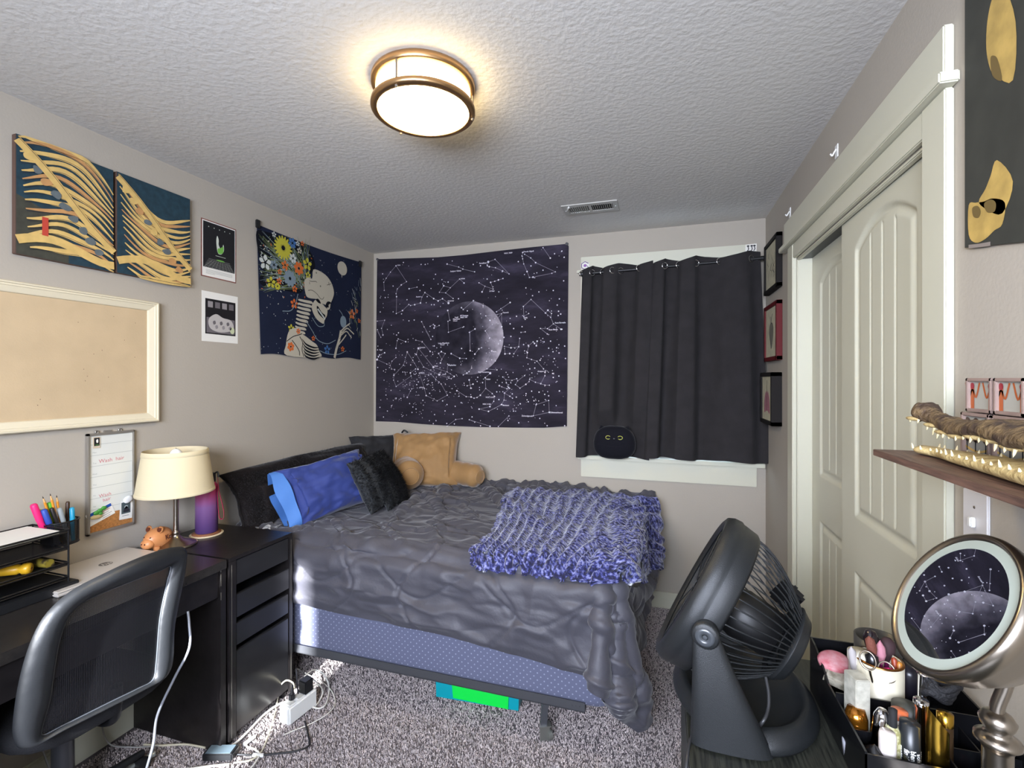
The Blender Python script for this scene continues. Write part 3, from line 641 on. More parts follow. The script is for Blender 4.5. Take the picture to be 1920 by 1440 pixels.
# moon disc as a grid so it follows the cloth
rows = []
for j in range(17):
    rad = mr * j / 16; rows.append([A_.P(mc[0] + rad * math.cos(2 * PI * k / 64), mc[1] + rad * math.sin(2 * PI * k / 64)) for k in range(64)])
m.grid(rows, 1, closed=True)
A_.up()
Q = {1: (690, 450, 8), 2: (880, 450, 8), 3: (690, 620, 7.58), 4: (880, 620, 7.58)}
def qp(q, x, y): o = Q[q]; return tB(o[0] + x / o[2], o[1] + y / o[2])
LN = {1: ["418,386 575,624 497,673 440,732 420,805 428,850 425,1103 517,1058 610,967 637,982 698,970 785,943 806,855 850,788 982,878 1050,912 1115,880 1205,945", "418,386 336,482 273,574 238,634 245,756", "614,730 732,706", "1185,360 1360,405 1422,436 1595,478", "1372,585 1232,716 1163,792 1069,783 1133,685 1232,716", "1372,585 1440,645", "1163,792 1275,877", "1427,1042 1580,910", "1400,1015 1427,1042", "1194,1056 1225,1203 1197,1220 1205,1383 1434,1300", "803,1226 841,1303 920,1440", "931,1294 980,1266 1000,1286 990,1320 1066,1282", "143,1218 252,1204 206,1326 228,1425", "145,1345 185,1440"],
      2: ["285,330 387,292 598,510 500,466 394,417 300,402 273,389 285,330", "0,460 80,477", "145,642 234,694 357,736 321,636 383,620 438,600 506,579", "234,694 191,778", "62,910 205,982", "407,1076 613,938", "483,1106 245,1137 308,1204 342,1268 237,1363 290,1440", "483,1106 342,1268", "483,1106 485,1300", "802,188 790,240 801,284 817,360 867,474 903,563 957,558 1238,500 1290,478 995,340 922,270 830,215", "1105,115 1214,271", "927,893 812,998 819,1147 892,1104", "927,893 1145,1096 1222,1161 1263,1258 1378,1340", "1145,1096 1180,1055 1235,1104 1222,1161", "1263,1258 1175,1331 1070,1328 1172,1412", "776,1386 840,1378", "0,1385 82,1334"],
      3: ["680,135 770,155 884,295", "820,0 893,125", "417,142 398,250", "430,118 536,157", "558,303 504,491 367,635 364,703 399,793 613,645 603,600 676,544 712,548 637,421 558,303", "717,252 931,519 1126,586 1225,650 1184,683 1152,674 1014,625 792,517 686,337 717,252", "1134,475 1126,586", "730,604 862,630 897,616 966,692 1043,758 1132,915 987,997 830,922 801,815 730,604", "1004,325 1043,298 1097,326 1051,405 1004,325", "1051,405 1031,460", "1182,327 1303,392 1396,396", "1441,24 1450,284", "1354,628 1404,603 1432,583 1470,530", "1436,700 1460,817", "1408,783 1490,760", "1265,853 1395,938 1464,942 1504,960", "558,948 604,858 625,826", "131,411 268,474 315,494 342,433 398,380", "167,346 238,314", "131,411 152,370", "1130,1355 1250,1262 1340,1250", "315,494 335,545 380,552", "1440,1265 1516,1300", "185,95 130,0", "205,0 214,62"],
      4: ["497,222 591,243 702,228 716,110", "702,228 631,328", "497,222 504,330 572,325", "316,287 241,435 366,430 316,287", "247,543 389,557", "292,604 222,669 229,822 153,918 107,950 67,960 22,942", "229,822 322,894 352,935 343,1005 288,1080 136,1115 268,1148 456,1050 490,987 496,887 571,820 522,740 516,697 472,658", "496,887 571,933 610,960", "516,697 603,707 672,682 685,712 653,767 718,817 803,763 849,724 857,692 940,733 1017,753 1076,641 1078,590 1056,542 963,434 885,410 818,384 825,312 844,213 909,160 928,182", "685,712 785,639", "457,798 530,827 555,810", "421,782 457,798", "909,1210 1138,1160 1130,992 949,1053 909,1210", "558,1213 408,1363", "0,1265 290,1360", "75,333 132,258 171,241", "1017,753 1078,775 1140,775", "966,150 955,215", "225,5 287,101 411,187 437,138 490,95", "1050,0 1110,47", "7,284 5,0"]}
sizes = {}
for q, L in LN.items():
    for s_ in L:
        pts = [tuple(float(x) for x in p.split(',')) for p in s_.split()]
        P2 = [qp(q, *p) for p in pts]; seg = []
        for i in range(len(P2) - 1):
            for k in range(4): seg.append((P2[i][0] + (P2[i + 1][0] - P2[i][0]) * k / 4, P2[i][1] + (P2[i + 1][1] - P2[i][1]) * k / 4))
        seg.append(P2[-1]); A_.line(seg, .0021, 3)
A_.up()
rs = random.Random(5); x0b, x1b, z0b, z1b = -2.09, -.63, 1.15, 2.36
def star(x, z, r): A_.disc(x, z, r, 2, 8)
for q, L in LN.items():
    for s_ in L:
        for p in s_.split():
            a, b = (float(c) for c in p.split(','))
            if 8 < a < 1595 and 8 < b < 1435: x, z = qp(q, a, b); star(x, z, .0042 + .0016 * ((int(a) * 7 + int(b)) % 3 == 0))
big = {1: [(1010, 514), (528, 335), (1200, 630), (692, 1200), (613, 1212), (583, 895), (503, 1108), (885, 848), (260, 864), (187, 1080), (220, 508), (776, 757), (950, 970), (990, 970), (827, 675), (376, 690), (458, 1392), (430, 1425), (855, 365), (793, 365), (972, 292), (1445, 792), (1355, 880), (1397, 1015), (1488, 1062), (1048, 1145), (1517, 1385), (1372, 585), (1580, 368)],
       2: [(60, 367), (268, 586), (736, 326), (926, 390), (1106, 454), (1278, 205), (1422, 258), (1387, 165), (1415, 612), (950, 836), (709, 1145), (792, 1300), (1340, 1070), (1320, 977), (1352, 884), (1260, 758), (1045, 780), (614, 938), (443, 778), (168, 386), (850, 720), (1335, 1134), (1372, 1112), (985, 1160), (1390, 1340), (612, 1258), (665, 1328)],
       3: [(168, 1090), (254, 915), (326, 848), (399, 960), (466, 963), (592, 1036), (783, 990), (951, 1192), (843, 767), (694, 768), (717, 728), (880, 890), (1125, 1318), (1216, 1187), (331, 1070), (276, 1142), (217, 1227), (1326, 1023), (1245, 1075), (1100, 1140), (1128, 1050), (1064, 998), (607, 487), (496, 588), (915, 740), (972, 1278), (933, 1320), (1232, 1324), (640, 1085), (686, 1113), (625, 1162), (1328, 253), (942, 218), (918, 82), (140, 523), (138, 273)],
       4: [(838, 1010), (921, 996), (806, 895), (886, 860), (1073, 905), (1130, 925), (1283, 856), (992, 874), (1277, 318), (1192, 300), (1357, 220), (1157, 150), (1064, 160), (1130, 250), (1243, 243), (1368, 395), (1210, 397), (1008, 420), (931, 532), (860, 543), (1186, 608), (1275, 645), (1195, 665), (1107, 1350), (1357, 1350), (700, 1310), (1002, 1247), (665, 945), (607, 899), (385, 870), (184, 738), (116, 663), (416, 980), (625, 1143), (545, 1278), (722, 1040), (590, 82), (772, 198), (320, 895), (157, 1352), (38, 1226)]}
for q, L in big.items():
    for p in L: x, z = qp(q, *p); star(x, z, .0046)
for q, p in ((1, (1205, 945)), (2, (285, 330)), (3, (717, 252)), (3, (131, 411)), (4, (292, 604)), (3, (931, 519)), (3, (1014, 625))): x, z = qp(q, *p); star(x, z, .0085)
for k in range(520):
    if k < 190: x, z = rs.uniform(x0b, x1b), rs.uniform(z0b, z1b)
    elif k < 420: x, z = tB(rs.gauss(800, 55), rs.gauss(712, 38))
    else: x, z = tB(rs.gauss(975, 60), rs.gauss(700, 50))
    if x0b < x < x1b and z0b < z < z1b: star(x, z, rs.choice([.0016, .0022, .0028, .0034]))
TX = [(1, 1240, 912, 'Achernar'), (1, 1420, 578, 'Ankaa'), (1, 1315, 465, 'Sculptor Galaxy'), (1, 1325, 1160, 'Small'), (1, 1325, 1185, 'Magellanic'), (1, 1305, 1212, 'Cloud'), (1, 1440, 1134, '47 Tucanae'), (1, 1435, 1160, 'NGC 104'), (1, 460, 376, 'Atlas'), (1, 755, 850, 'Acamar'), (2, 205, 348, 'Fomalhaut'), (2, 340, 767, 'Al Nair'), (2, 890, 172, 'Deneb Algedi'), (2, 545, 1088, 'Peacock'), (2, 845, 1168, 'Sabik'), (2, 1365, 1242, 'Kaus Borealis'), (2, 1260, 1345, 'Kaus Media'), (2, 585, 198, 'NGC 7009'),
      (3, 772, 238, 'Canopus'), (3, 770, 598, 'Adhara'), (3, 970, 503, 'Naos'), (3, 1195, 490, 'Miaplacidus'), (3, 1085, 622, 'Avior'), (3, 1075, 177, 'Large Magellanic'), (3, 1055, 200, 'Cloud'), (3, 765, 806, 'Suhail'), (3, 185, 273, 'Rigel'), (4, 200, 588, 'Rigil Kentaurus'), (4, 265, 690, 'Hadar'), (4, 515, 1062, 'Menkent'), (4, 1240, 1163, 'Zubeneschamali'), (4, 820, 1213, 'Zubenelgenubi'), (4, 1015, 578, 'Antares'), (4, 285, 948, 'NGC 5139'), (4, 245, 1045, 'NGC 5128'), (4, 355, 297, 'Atria')]
for q, x, y, s_ in TX: a, b = qp(q, x, y); A_.text(s_, a, b, .0135, 2, 1, .0003)
m.build('printed_cloth', [nebmat(), moonmat(), mat('print_star_white', '#d9d4dd', .9), mat('print_line_grey', '#928d98', .9)], t, fix=False)
for i, (u, v) in enumerate(((1063, 458), (709, 487))):
    x, z = tB(u, v); m = MB(); m.box((x, YB - .016, z), (.02, .012, .016), 0, rotm(0, .5, 0), .002); m.tube(smooth_path([(x - .01, YB - .02, z), (x, YB - .026, z + .008), (x + .012, YB - .02, z + .002)], 4), .0016, 6); m.build('push_clip', mat('clip_grey', '#4a4a4c', .4), t)

# ------------------------------------------------------------------ framed cork board (left wall)
M_cream = mat('cream_moulding', '#d9cfb4', .5)
t = thing('bulletin_board', (XL, 1.2, 1.275), 'blank beige board in a moulded cream frame on the left wall', 'bulletin board')
y0, y1, z0, z1 = .86, 1.532, 1.277, 1.80
prof = [(0, 0), (0, .022), (.004, .028), (.008, .028), (.010, .023), (.016, .023), (.018, .020), (.034, .014), (.038, .012), (.040, .006), (.040, 0)]
m = MB(); rows = []
for (ins, h) in prof: rows.append([(XL + .001 + h, y0 + ins, z0 + ins), (XL + .001 + h, y1 - ins, z0 + ins), (XL + .001 + h, y1 - ins, z1 - ins), (XL + .001 + h, y0 + ins, z1 - ins)])
m.grid(rows, closed=True); m.sm = [False] * len(m.sm); m.build('frame', M_cream, t)
m = MB(); m.bx(XL + .001, XL + .007, y0 + .03, y1 - .03, z0 + .03, z1 - .03); r_ = random.Random(2)
for k in range(14): m.ell((XL + .0075, r_.uniform(1.1, 1.46), r_.uniform(1.36, 1.72)), (.0006, .0014, .0014), 1, nu=6, nv=4)
m.build('linen_panel', [mat('board_linen', '#c2ab88', .9, var=.06, vscale=9, bump=.1, bscale=200), mat('pin_hole', '#4a3a2c', .9)], t)

# ------------------------------------------------------------------ planner board
t = thing('whiteboard', (XL, 1.35, .85), 'narrow aluminium framed weekly whiteboard with a cork strip, reading wash hair', 'whiteboard')
y0, y1, z0, z1 = 1.263, 1.437, .852, 1.250; M_alu = mat('aluminium', '#a9a49c', .4, .7)
m = MB(); f = .010
for b in [(y0, y1, z0, z0 + f), (y0, y1, z1 - f, z1), (y0, y0 + f, z0, z1), (y1 - f * .7, y1, z0, z1)]: m.bx(XL + .001, XL + .016, *b, bev=.002)
m.build('frame', M_alu, t)
m = MB(); m.bx(XL + .001, XL + .009, y0 + f, y1 - f * .7, z0 + .073, z1 - f); a = Art(m, lambda p, q: (XL + .009, p, q), (1, 0, 0), base=.0003)
for k in range(7): a.line([(y0 + f, 1.205 - k * .0425), (y1 - .008, 1.205 - k * .0425)], .0012, 1)
for k, s_ in enumerate(['Mon', 'Tue', 'Wed', 'Thu', 'Fri', 'Sat']): a.text(s_, y0 + .028, 1.170 - k * .0425 + .004, .008, 1)
a.text('Wash  hair', 1.352, 1.137, .021, 2, rot=.02); a.text('Wash', 1.328, .999, .019, 2, rot=.05); a.text('hair', 1.334, .980, .019, 2, rot=.12)
m.build('dry_erase_panel', [mat('enamel_white', '#d5d6cf', .3), mat('rule_grey', '#9aa09c', .6), mat('marker_red', '#c46a70', .6)], t)
m = MB(); m.bx(XL + .001, XL + .0085, y0 + f, y1 - f * .7, z0 + f, z0 + .073); m.build('cork_strip', mat('cork', '#a8713a', .9, var=.3, vscale=150, bump=.4, bscale=200), t)
m = MB()
for yy in (1.30, 1.385): m = MB(); m.lathe((XL + .004, yy, 1.254), [(.004, 0), (.007, .0), (.007, .004), (.004, .004)], 16, axis=(1, 0, 0)); m.build('hanging_ring', M_alu, t)
m = MB(); m.bx(XL + .001, XL + .006, 1.325, 1.355, 1.249, 1.257, bev=.001); m.build('hanger_tab', M_alu, t)
def plateL(name, pts, x, th, mats, deco, label, cat):
    m = MB(); m.prism([(XL + x, p[0], p[1]) for p in pts], (th, 0, 0), 0)
    a = Art(m, lambda p, q: (XL + x + th, p, q), (1, 0, 0), base=.0003)
    deco(a); o = m.build(name, mats, loc=(XL, sum(p[0] for p in pts) / len(pts), min(p[1] for p in pts))); return tag(o, label, cat)
def d1(a):
    a.poly([(1.287, 1.200), (1.306, 1.200), (1.306, 1.232), (1.287, 1.232)], 1); a.up(); a.blob([(1.294, 1.222), (1.300, 1.226), (1.301, 1.214), (1.296, 1.212)], 2); a.line([(1.291, 1.204), (1.303, 1.204)], .0015, 3)
plateL('magnet', [(1.284, 1.191), (1.308, 1.191), (1.308, 1.235), (1.284, 1.235)], .0095, .003, [mat('magnet_cream', '#c9b9a2', .5), M_pblack, M_paper, M_green], d1, 'tiny dark poster magnet at the top left of the whiteboard', 'magnet')
def d2(a):
    c, s_ = math.cos(.33), math.sin(.33)
    def R2(y, z): return (1.312 + (y) * c - z * s_, .925 + y * s_ + z * c)
    a.poly([R2(-.045, .012), R2(.045, .012), R2(.045, .024), R2(-.045, .024)], 1)
    for k in range(4): a.line([R2(.0, .006 - k * .008), R2(.038 - .008 * (k % 2), .006 - k * .008)], .0015, 2 + (k == 0))
c_, s_ = math.cos(.33), math.sin(.33)
plateL('appointment_card', [(1.312 + y * c_ - z * s_, .925 + y * s_ + z * c_) for y, z in ((-.047, -.024), (.047, -.024), (.047, .026), (-.047, .026))], .0100, .0006, [M_paper, mat('card_blue', '#1f4fa0', .5), mat('ink_dark', '#5a5a60', .6), M_red], d2, 'tilted white appointment card with a blue header on the whiteboard', 'card')
t = thing('cactus_magnet', (XL + .012, 1.296, .912), 'green cactus shaped magnet holding the tilted card', 'magnet')
m = MB(); Mcg = mat('cactus_green', '#3f8a34', .5, var=.2, vscale=90)
for (y, z, r) in ((1.292, .937, .011), (1.305, .944, .010), (1.318, .950, .010), (1.306, .932, .008)): m.ell((XL + .018, y, z), (.006, r, r * .8))
m.build('cactus', Mcg, t); m = MB(); m.ell((XL + .017, 1.292, .921), (.006, .021, .009)); m.build('sandy_base', mat('sand_base', '#c0ab78', .8), t)
def d3(a):
    a.poly([(1.387, .905), (1.422, .905), (1.422, .952), (1.387, .952)], 1); a.up(); a.blob([(1.395, .912), (1.418, .912), (1.414, .925), (1.406, .935), (1.398, .926)], 2); a.disc(1.405, .932, .007, 3, 10); a.line([(1.390, .897), (1.416, .896)], .0015, 2)
plateL('photo_card', [(1.379, .884), (1.428, .880), (1.431, .958), (1.384, .960)], .0100, .0006, [M_paper, mat('card_slate', '#4a5658', .5), M_ink, mat('card_pale', '#aab4b4', .5)], d3, 'small dark picture card at the lower right of the whiteboard', 'card')
m = MB(); m.ell((XL + .018, 1.408, .963), (.007, .018, .014), 0, rotm(.4, 0, 0), p=.85); tag(m.build('eraser_magnet', M_white), 'white rounded magnet pinning the dark picture card', 'magnet')

# ------------------------------------------------------------------ curtains, rod, stickers
yc = YB - .085; zr = 2.125
t = thing('curtain_rod', (0, yc, zr), 'black curtain rod with end caps across the window casing', 'curtain rod')
pa, pb = at(1090, 514, 1, yc), at(1430, 484, 1, yc); zr = (pa.z + pb.z) / 2
m = MB(); m.cyl(pa, pb, .0085, 14); m.build('rod', M_black, t)
for p, s_ in ((pa, -1), (pb, 1)):
    m = MB(); m.cyl(p + Vector((-s_ * .015, 0, 0)), p + Vector((s_ * .012, 0, 0)), .0135, 18); m.build('end_cap', M_black, t)
    m = MB(); m.bx(p.x - s_ * .03 - .006, p.x - s_ * .03 + .006, yc, YB - .02, p.z - .012, p.z - .002); m.bx(p.x - s_ * .03 - .01, p.x - s_ * .03 + .01, YB - .026, YB - .018, p.z - .03, p.z + .025); m.build('bracket', M_black, t)
M_curt = mat('blackout_cloth', '#2f2d2e', .92, bump=.5, bscale=500, var=.12, vscale=14, sheen=.03, spec=.12)
def rodz(x): return pa.z + (pb.z - pa.z) * (x - pa.x) / (pb.x - pa.x)
def curtain(xt0, xt1, xb0, xb1, zbot, gx, fold, label, seed, yoff=0):
    t = thing('window_curtain', ((xb0 + xb1) / 2, yc, zbot), label, 'curtain', 'black curtain panels over the window')
    nx, nz = 170, 60; m = MB(); r = random.Random(seed); ph = [r.uniform(0, 6) for _ in range(6)]
    U = np.linspace(0, 1, nx); Vv = np.linspace(0, 1, nz); UU, VV = np.meshgrid(U, Vv)      # V: 0 top .. 1 bottom
    xt = xt0 + (xt1 - xt0) * UU; xb = xb0 + (xb1 - xb0) * UU
    X_ = xt * (1 - VV) + xb * VV
    nf = len(gx); y = np.zeros_like(X_)
    # folds pass over the rod between grommets and relax below
    fu = np.interp(UU, [g[0] for g in fold], [g[1] for g in fold])
    ytop = .026 * np.cos(fu); cs_ = np.cos(fu * 1.0 + .6 * VV); soft = .036 * (2 * ((1 + cs_) / 2) ** 2.6 - .8) + .010 * np.sin(UU * 7 + ph[0] + VV * 1.5) * VV
    y = ytop * (1 - np.clip(VV * 2.2, 0, 1)) + soft * np.clip(VV * 2.2, 0, 1) + .003 * fbm(UU * 9, VV * 5, 0 * UU + seed, 3)
    X_ = X_ + .010 * np.sin(fu * 2) + .006 * VV * np.sin(UU * 11 + ph[1])
    head = .036 + .013 * np.cos(fu * 1.0 + 1.2)
    zt = pa.z + (pb.z - pa.z) * (X_ - pa.x) / (pb.x - pa.x) + head
    zb = zbot + .006 * np.sin(UU * 13 + ph[3]); Z_ = zt * (1 - VV) + zb * VV
    k_ = np.exp(-((X_ + .285) / .17) ** 4) * np.clip((1.26 - Z_) / .12, 0, 1)
    y = y * (1 - k_) + .040 * k_
    A = np.stack([X_, yc + yoff - .004 + np.clip(y, -.06, .05) * .95, Z_], 2)
    m.grid(A.tolist()); m.grid((A + np.array([0, .0022, 0])).tolist()); o = m.build('cloth', M_curt, t, fix=False)
    for g in gx:
        i = int(g * (nx - 1)); j = int(nz * .055); p = Vector(A[j, i]); p.z = rodz(p.x)
        m = MB(); ax = Vector((math.cos(.9), -.8 if int(g * 100) % 2 else -.9, 0)).normalized(); R = basis(ax, (0, 0, 1)); ring = [p + R @ Vector((math.cos(q) * .0195, math.sin(q) * .0195, 0)) for q in [k * PI / 12 for k in range(24)]]
        m.tube(ring, .0032, 8, closed=True); m.build('grommet', M_chrome, t)
    return t
curtain(-.505, -.055, -.545, -.085, .957, [.05, .17, .31, .45, .60, .86], [(0, .6), (.10, PI), (.26, 2 * PI), (.40, 3 * PI), (.70, 4 * PI), (.92, 5 * PI), (1, 5.3 * PI)], 'left black grommet curtain panel, behind the cat plush', 3)
curtain(-.075, .565, -.125, .612, .968, [.03, .15, .28, .44, .64, .93], [(0, .3), (.10, PI), (.22, 2 * PI), (.36, 3 * PI), (.52, 4 * PI), (.80, 5 * PI), (1, 6 * PI)], 'right black grommet curtain panel, reaching the right corner', 9, -.012)

t = thing('hexagon_sticker', (-.475, YB - .019, 2.20), 'purple and white hexagon emblem on the upper left window casing', 'sticker')
hc = at(1097, 498, 1, YB - .019); m = MB()
def hexa(r, c0=None): return [(hc.x + r * math.cos(PI / 6 + k * PI / 3), hc.z + r * math.sin(PI / 6 + k * PI / 3)) for k in range(6)]
m.prism([(p[0], YB - .0192, p[1]) for p in hexa(.031)], (0, -.001, 0), 0); a = Art(m, lambda p, q: (p, YB - .0202, q), (0, -1, 0), base=.0003)
h = hexa(.0265); a.line([h[0], h[1], h[2], h[3], h[4], h[5]], .0055, 1); a.line([(hc.x + .010, hc.z + .0), h[5]], .004, 1); h2 = hexa(.011); a.poly(h2, 2)
m.build('emblem', [M_paper, mat('sticker_purple', '#5a3a6e', .5), mat('sticker_violet', '#8a5aa0', .5)], t)
t = thing('window_sticker', (.53, YB - .019, 2.255), 'small black line drawing sticker on the upper right window casing', 'sticker')
sc_ = at(1408, 466, 1, YB - .019); m = MB(); m.prism([(sc_.x + a_, YB - .0192, sc_.z + b_) for a_, b_ in ((-.032, -.020), (.030, -.018), (.032, .028), (-.030, .026))], (0, -.001, 0), 0)
a = Art(m, lambda p, q: (p, YB - .0202, q), (0, -1, 0), base=.0003)
for dx in (-.016, .004, .019): a.disc(sc_.x + dx, sc_.z + .016, .008, 1, 8, .005); a.line([(sc_.x + dx, sc_.z + .012), (sc_.x + dx + .003, sc_.z - .004), (sc_.x + dx - .004, sc_.z - .014)], .005, 1)
m.build('decal', [M_paper, M_pblack], t)

# ------------------------------------------------------------------ right wall: frames, hooks, painting, switch
def frameR(y0, y1, z0, z1, depth, fc, label, art):
    t = thing('picture_frame', (XR, (y0 + y1) / 2, z0), label, 'picture frame', 'small framed prints beside the window'); w = .022; m = MB()
    for b in [(y0, y1, z0, z0 + w), (y0, y1, z1 - w, z1), (y0, y0 + w, z0, z1), (y1 - w, y1, z0, z1)]: m.bx(XR - depth, XR - .001, *b, bev=.0015)
    m.build('frame', fc, t); xs = XR - depth + .008
    m = MB(); m.bx(xs, xs + .004, y0 + w * .8, y1 - w * .8, z0 + w * .8, z1 - w * .8); a = Art(m, lambda p, q: (xs, p, q), (-1, 0, 0), base=.0006)
    art(a, y0 + w, y1 - w, z0 + w, z1 - w); m.build('print', [mat('aged_paper', '#b9b49a', .8, var=.12, vscale=30), M_ink, mat('print_pink', '#a8707a', .8), mat('print_grey', '#6f6c60', .8)], t)
def art1(a, y0, y1, z0, z1):
    r = random.Random(4)
    for k in range(14): cy, cz = r.uniform(y0 + .05, y1 - .05), r.uniform(z0 + .03, z1 - .04); a.line([(cy, cz), (cy + r.uniform(-.03, .03), cz + .02), (cy + r.uniform(-.04, .04), cz + .045)], .005, 1 if k % 2 else 3, sm=3, taper=True)
def art2(a, y0, y1, z0, z1):
    cy, cz = (y0 + y1) / 2, (z0 + z1) / 2
    a.blob([(cy - .05, cz + .02), (cy - .02, cz + .05), (cy + .03, cz + .04), (cy + .05, cz), (cy + .02, cz - .06), (cy, cz - .09), (cy - .03, cz - .05)], 3); a.up()
    a.line([(cy - .05, cz + .02), (cy - .02, cz + .05), (cy + .03, cz + .04), (cy + .05, cz), (cy + .02, cz - .06), (cy, cz - .09), (cy - .03, cz - .05), (cy - .05, cz + .02)], .004, 1, sm=4)
    a.line([(cy, cz + .05), (cy - .01, cz + .08), (cy - .03, cz + .10)], .006, 1, sm=3); a.line([(cy + .01, cz + .05), (cy + .02, cz + .09)], .006, 1); a.line([(cy - .01, cz + .02), (cy + .02, cz - .03), (cy, cz - .07)], .003, 1, sm=3)
def art3(a, y0, y1, z0, z1):
    cy, cz = (y0 + y1) / 2, (z0 + z1) / 2
    a.blob([(cy - .07, cz - .08), (cy - .06, cz), (cy - .02, cz + .04), (cy, cz + .02), (cy + .02, cz + .04), (cy + .06, cz), (cy + .07, cz - .08), (cy + .02, cz - .07), (cy - .02, cz - .07)], 2); a.up()
    a.line([(cy, cz + .10), (cy, cz - .07)], .008, 1)
    for q in (-1, 1): a.line([(cy + q * .02, cz + .03), (cy + q * .05, cz - .02), (cy + q * .055, cz - .08)], .004, 1, sm=3); a.line([(cy + q * .01, cz + .01), (cy + q * .03, cz - .05)], .003, 1)
frameR(2.785, 3.10, 1.95, 2.235, .030, mat('frame_charcoal', '#1e1b1a', .75, spec=.2), 'top black framed botanical print in the column of three', art1)
frameR(2.785, 3.10, 1.565, 1.88, .030, mat('frame_red', '#5a1418', .6, spec=.25), 'middle red framed heart drawing between the two black frames', art2)
frameR(2.795, 3.085, 1.215, 1.50, .052, mat('frame_charcoal', '#2f2b29', .5), 'bottom deep black frame with a pinkish anatomical print', art3)
for (y, z, l) in ((1.983, 2.286, 'small white plastic adhesive hook above the near end of the closet casing'), (2.632, 2.282, 'small white plastic adhesive hook near the window end of the casing')):
    t = thing('wall_hook', (XR, y, z), l, 'hook', 'white wall hooks above the closet')
    m = MB(); m.bx(XR - .004, XR - .0005, y - .014, y + .014, z - .026, z + .022, 0, .0015); m.build('back_plate', M_white, t)
    m = MB(); m.tube(smooth_path([(XR - .004, y, z + .006), (XR - .012, y, z - .008), (XR - .016, y, z - .016), (XR - .022, y, z - .008)], 4), .003, 8); m.build('hook', M_white, t)
# painting (plain stand-in: ochre figure shapes on dark ground)
t = thing('painting', (XR, .95, 1.735), 'dark canvas painting with ochre shapes high on the right wall', 'painting')
y0, y1, z0, z1 = .72, 1.219, 1.735, 2.40; m = MB(); m.prism([(XR - .006, y0, z0 - .10), (XR - .006, y1, z0), (XR - .006, y1, z1), (XR - .006, y0, z1)], (.0055, 0, 0)); a = Art(m, lambda p, q: (XR - .006, p, q), (-1, 0, 0))
def PR(*c): return [(at(c[i], c[i + 1], 0, XR - .006).y, at(c[i], c[i + 1], 0, XR - .006).z) for i in range(0, len(c), 2)]
a.blob(PR(1880, -30, 1862, -5, 1852, 40, 1850, 90, 1856, 125, 1866, 140, 1900, 150, 1905, 40), 1); a.blob(PR(1870, 300, 1858, 330, 1848, 355, 1836, 378, 1850, 392, 1880, 400, 1900, 340), 1)
a.blob(PR(1817, 385, 1830, 380, 1845, 378, 1862, 372, 1885, 380, 1880, 420, 1865, 432, 1848, 448, 1830, 455, 1817, 440), 1); a.up()
a.blob(PR(1824, 390, 1834, 386, 1840, 396, 1836, 408, 1826, 406), 2); a.blob(PR(1846, 382, 1858, 374, 1868, 380, 1866, 396, 1852, 398), 2); a.blob(PR(1858, 110, 1864, 104, 1872, 112, 1880, 150, 1862, 142), 2)
a.poly(PR(1817, 466, 1817, 459, 1836, 457, 1858, 453, 1858, 461), 3)
m.build('painted_canvas', [mat('painting_dark', '#34352f', .7, var=.15, vscale=20), mat('painting_ochre', '#b99b55', .6, var=.2, vscale=25), mat('painting_umber', '#6d5a30', .6), mat('painting_grey', '#8b817a', .6)], t)
t = thing('light_switch', (XR, 1.187, 1.12), 'white switch plate on the right wall under the wooden shelf', 'light switch')
m = MB(); m.bx(XR - .006, XR - .0005, 1.148, 1.226, 1.115, 1.238, 0, .002); m.build('cover_plate', mat('plate_white', '#d6d3d2', .35), t)
m = MB(); m.bx(XR - .016, XR - .005, 1.182, 1.192, 1.166, 1.186, 0, .002); m.build('toggle', M_white, t)
for z in (1.148, 1.206):
    m = MB(); m.ell((XR - .0065, 1.187, z), (.0015, .003, .003)); m.build('screw', M_steel, t)
# ------------------------------------------------------------------ bed: frame, box spring, mattress
bx0, bx1, by0, by1 = -2.09, -.165, 1.845, 3.185
M_rail = mat('rail_grey_metal', '#57585c', .45, .5, bump=.05)
t = thing('bed_frame', ((bx0 + bx1) / 2, (by0 + by1) / 2, 0), 'grey steel bed frame rail and legs carrying the box spring', 'bed frame')
m = MB(); m.bx(-2.03, -.28, by0 - .014, by0 - .010, .175, .212); m.bx(-2.03, -.28, by0 - .014, by0 + .03, .175, .179)
for k in (-.33, -.315, -.30): m.cyl((k, by0 - .016, .194), (k, by0 - .013, .194), .003, 8)
m.build('front_rail', M_rail, t)
m = MB(); m.bx(-2.03, -.28, by1 - .03, by1 + .005, .175, .179); m.build('rear_rail', M_rail, t)
for xx in (-1.95, -.47): m = MB(); m.bx(xx, xx + .035, by0, by1, .168, .175); m.build('cross_rail', M_rail, t)
def bedleg(x, y):
    m = MB(); m.box((x, y, .112), (.026, .026, .125), 0, rotm(.0, .08, .3)); m.build('leg', M_rail, t)
    m = MB(); R = rotm(0, 0, .5); m.box((x + .004, y - .012, .030), (.040, .006, .055), 0, R); m.box((x - .008, y + .004, .030), (.006, .036, .055), 0, R); m.box((x + .004, y, .058), (.042, .036, .005), 0, R)
    m.cyl((x + .012, y - .005, .019), (x + .026, y + .006, .019), .021, 14); m.build('caster', [mat('caster_silver', '#a9aaa2', .35, .8)], t)
for p in ((-.452, 1.885), (-.452, 3.12), (-1.93, 3.12)): bedleg(*p)

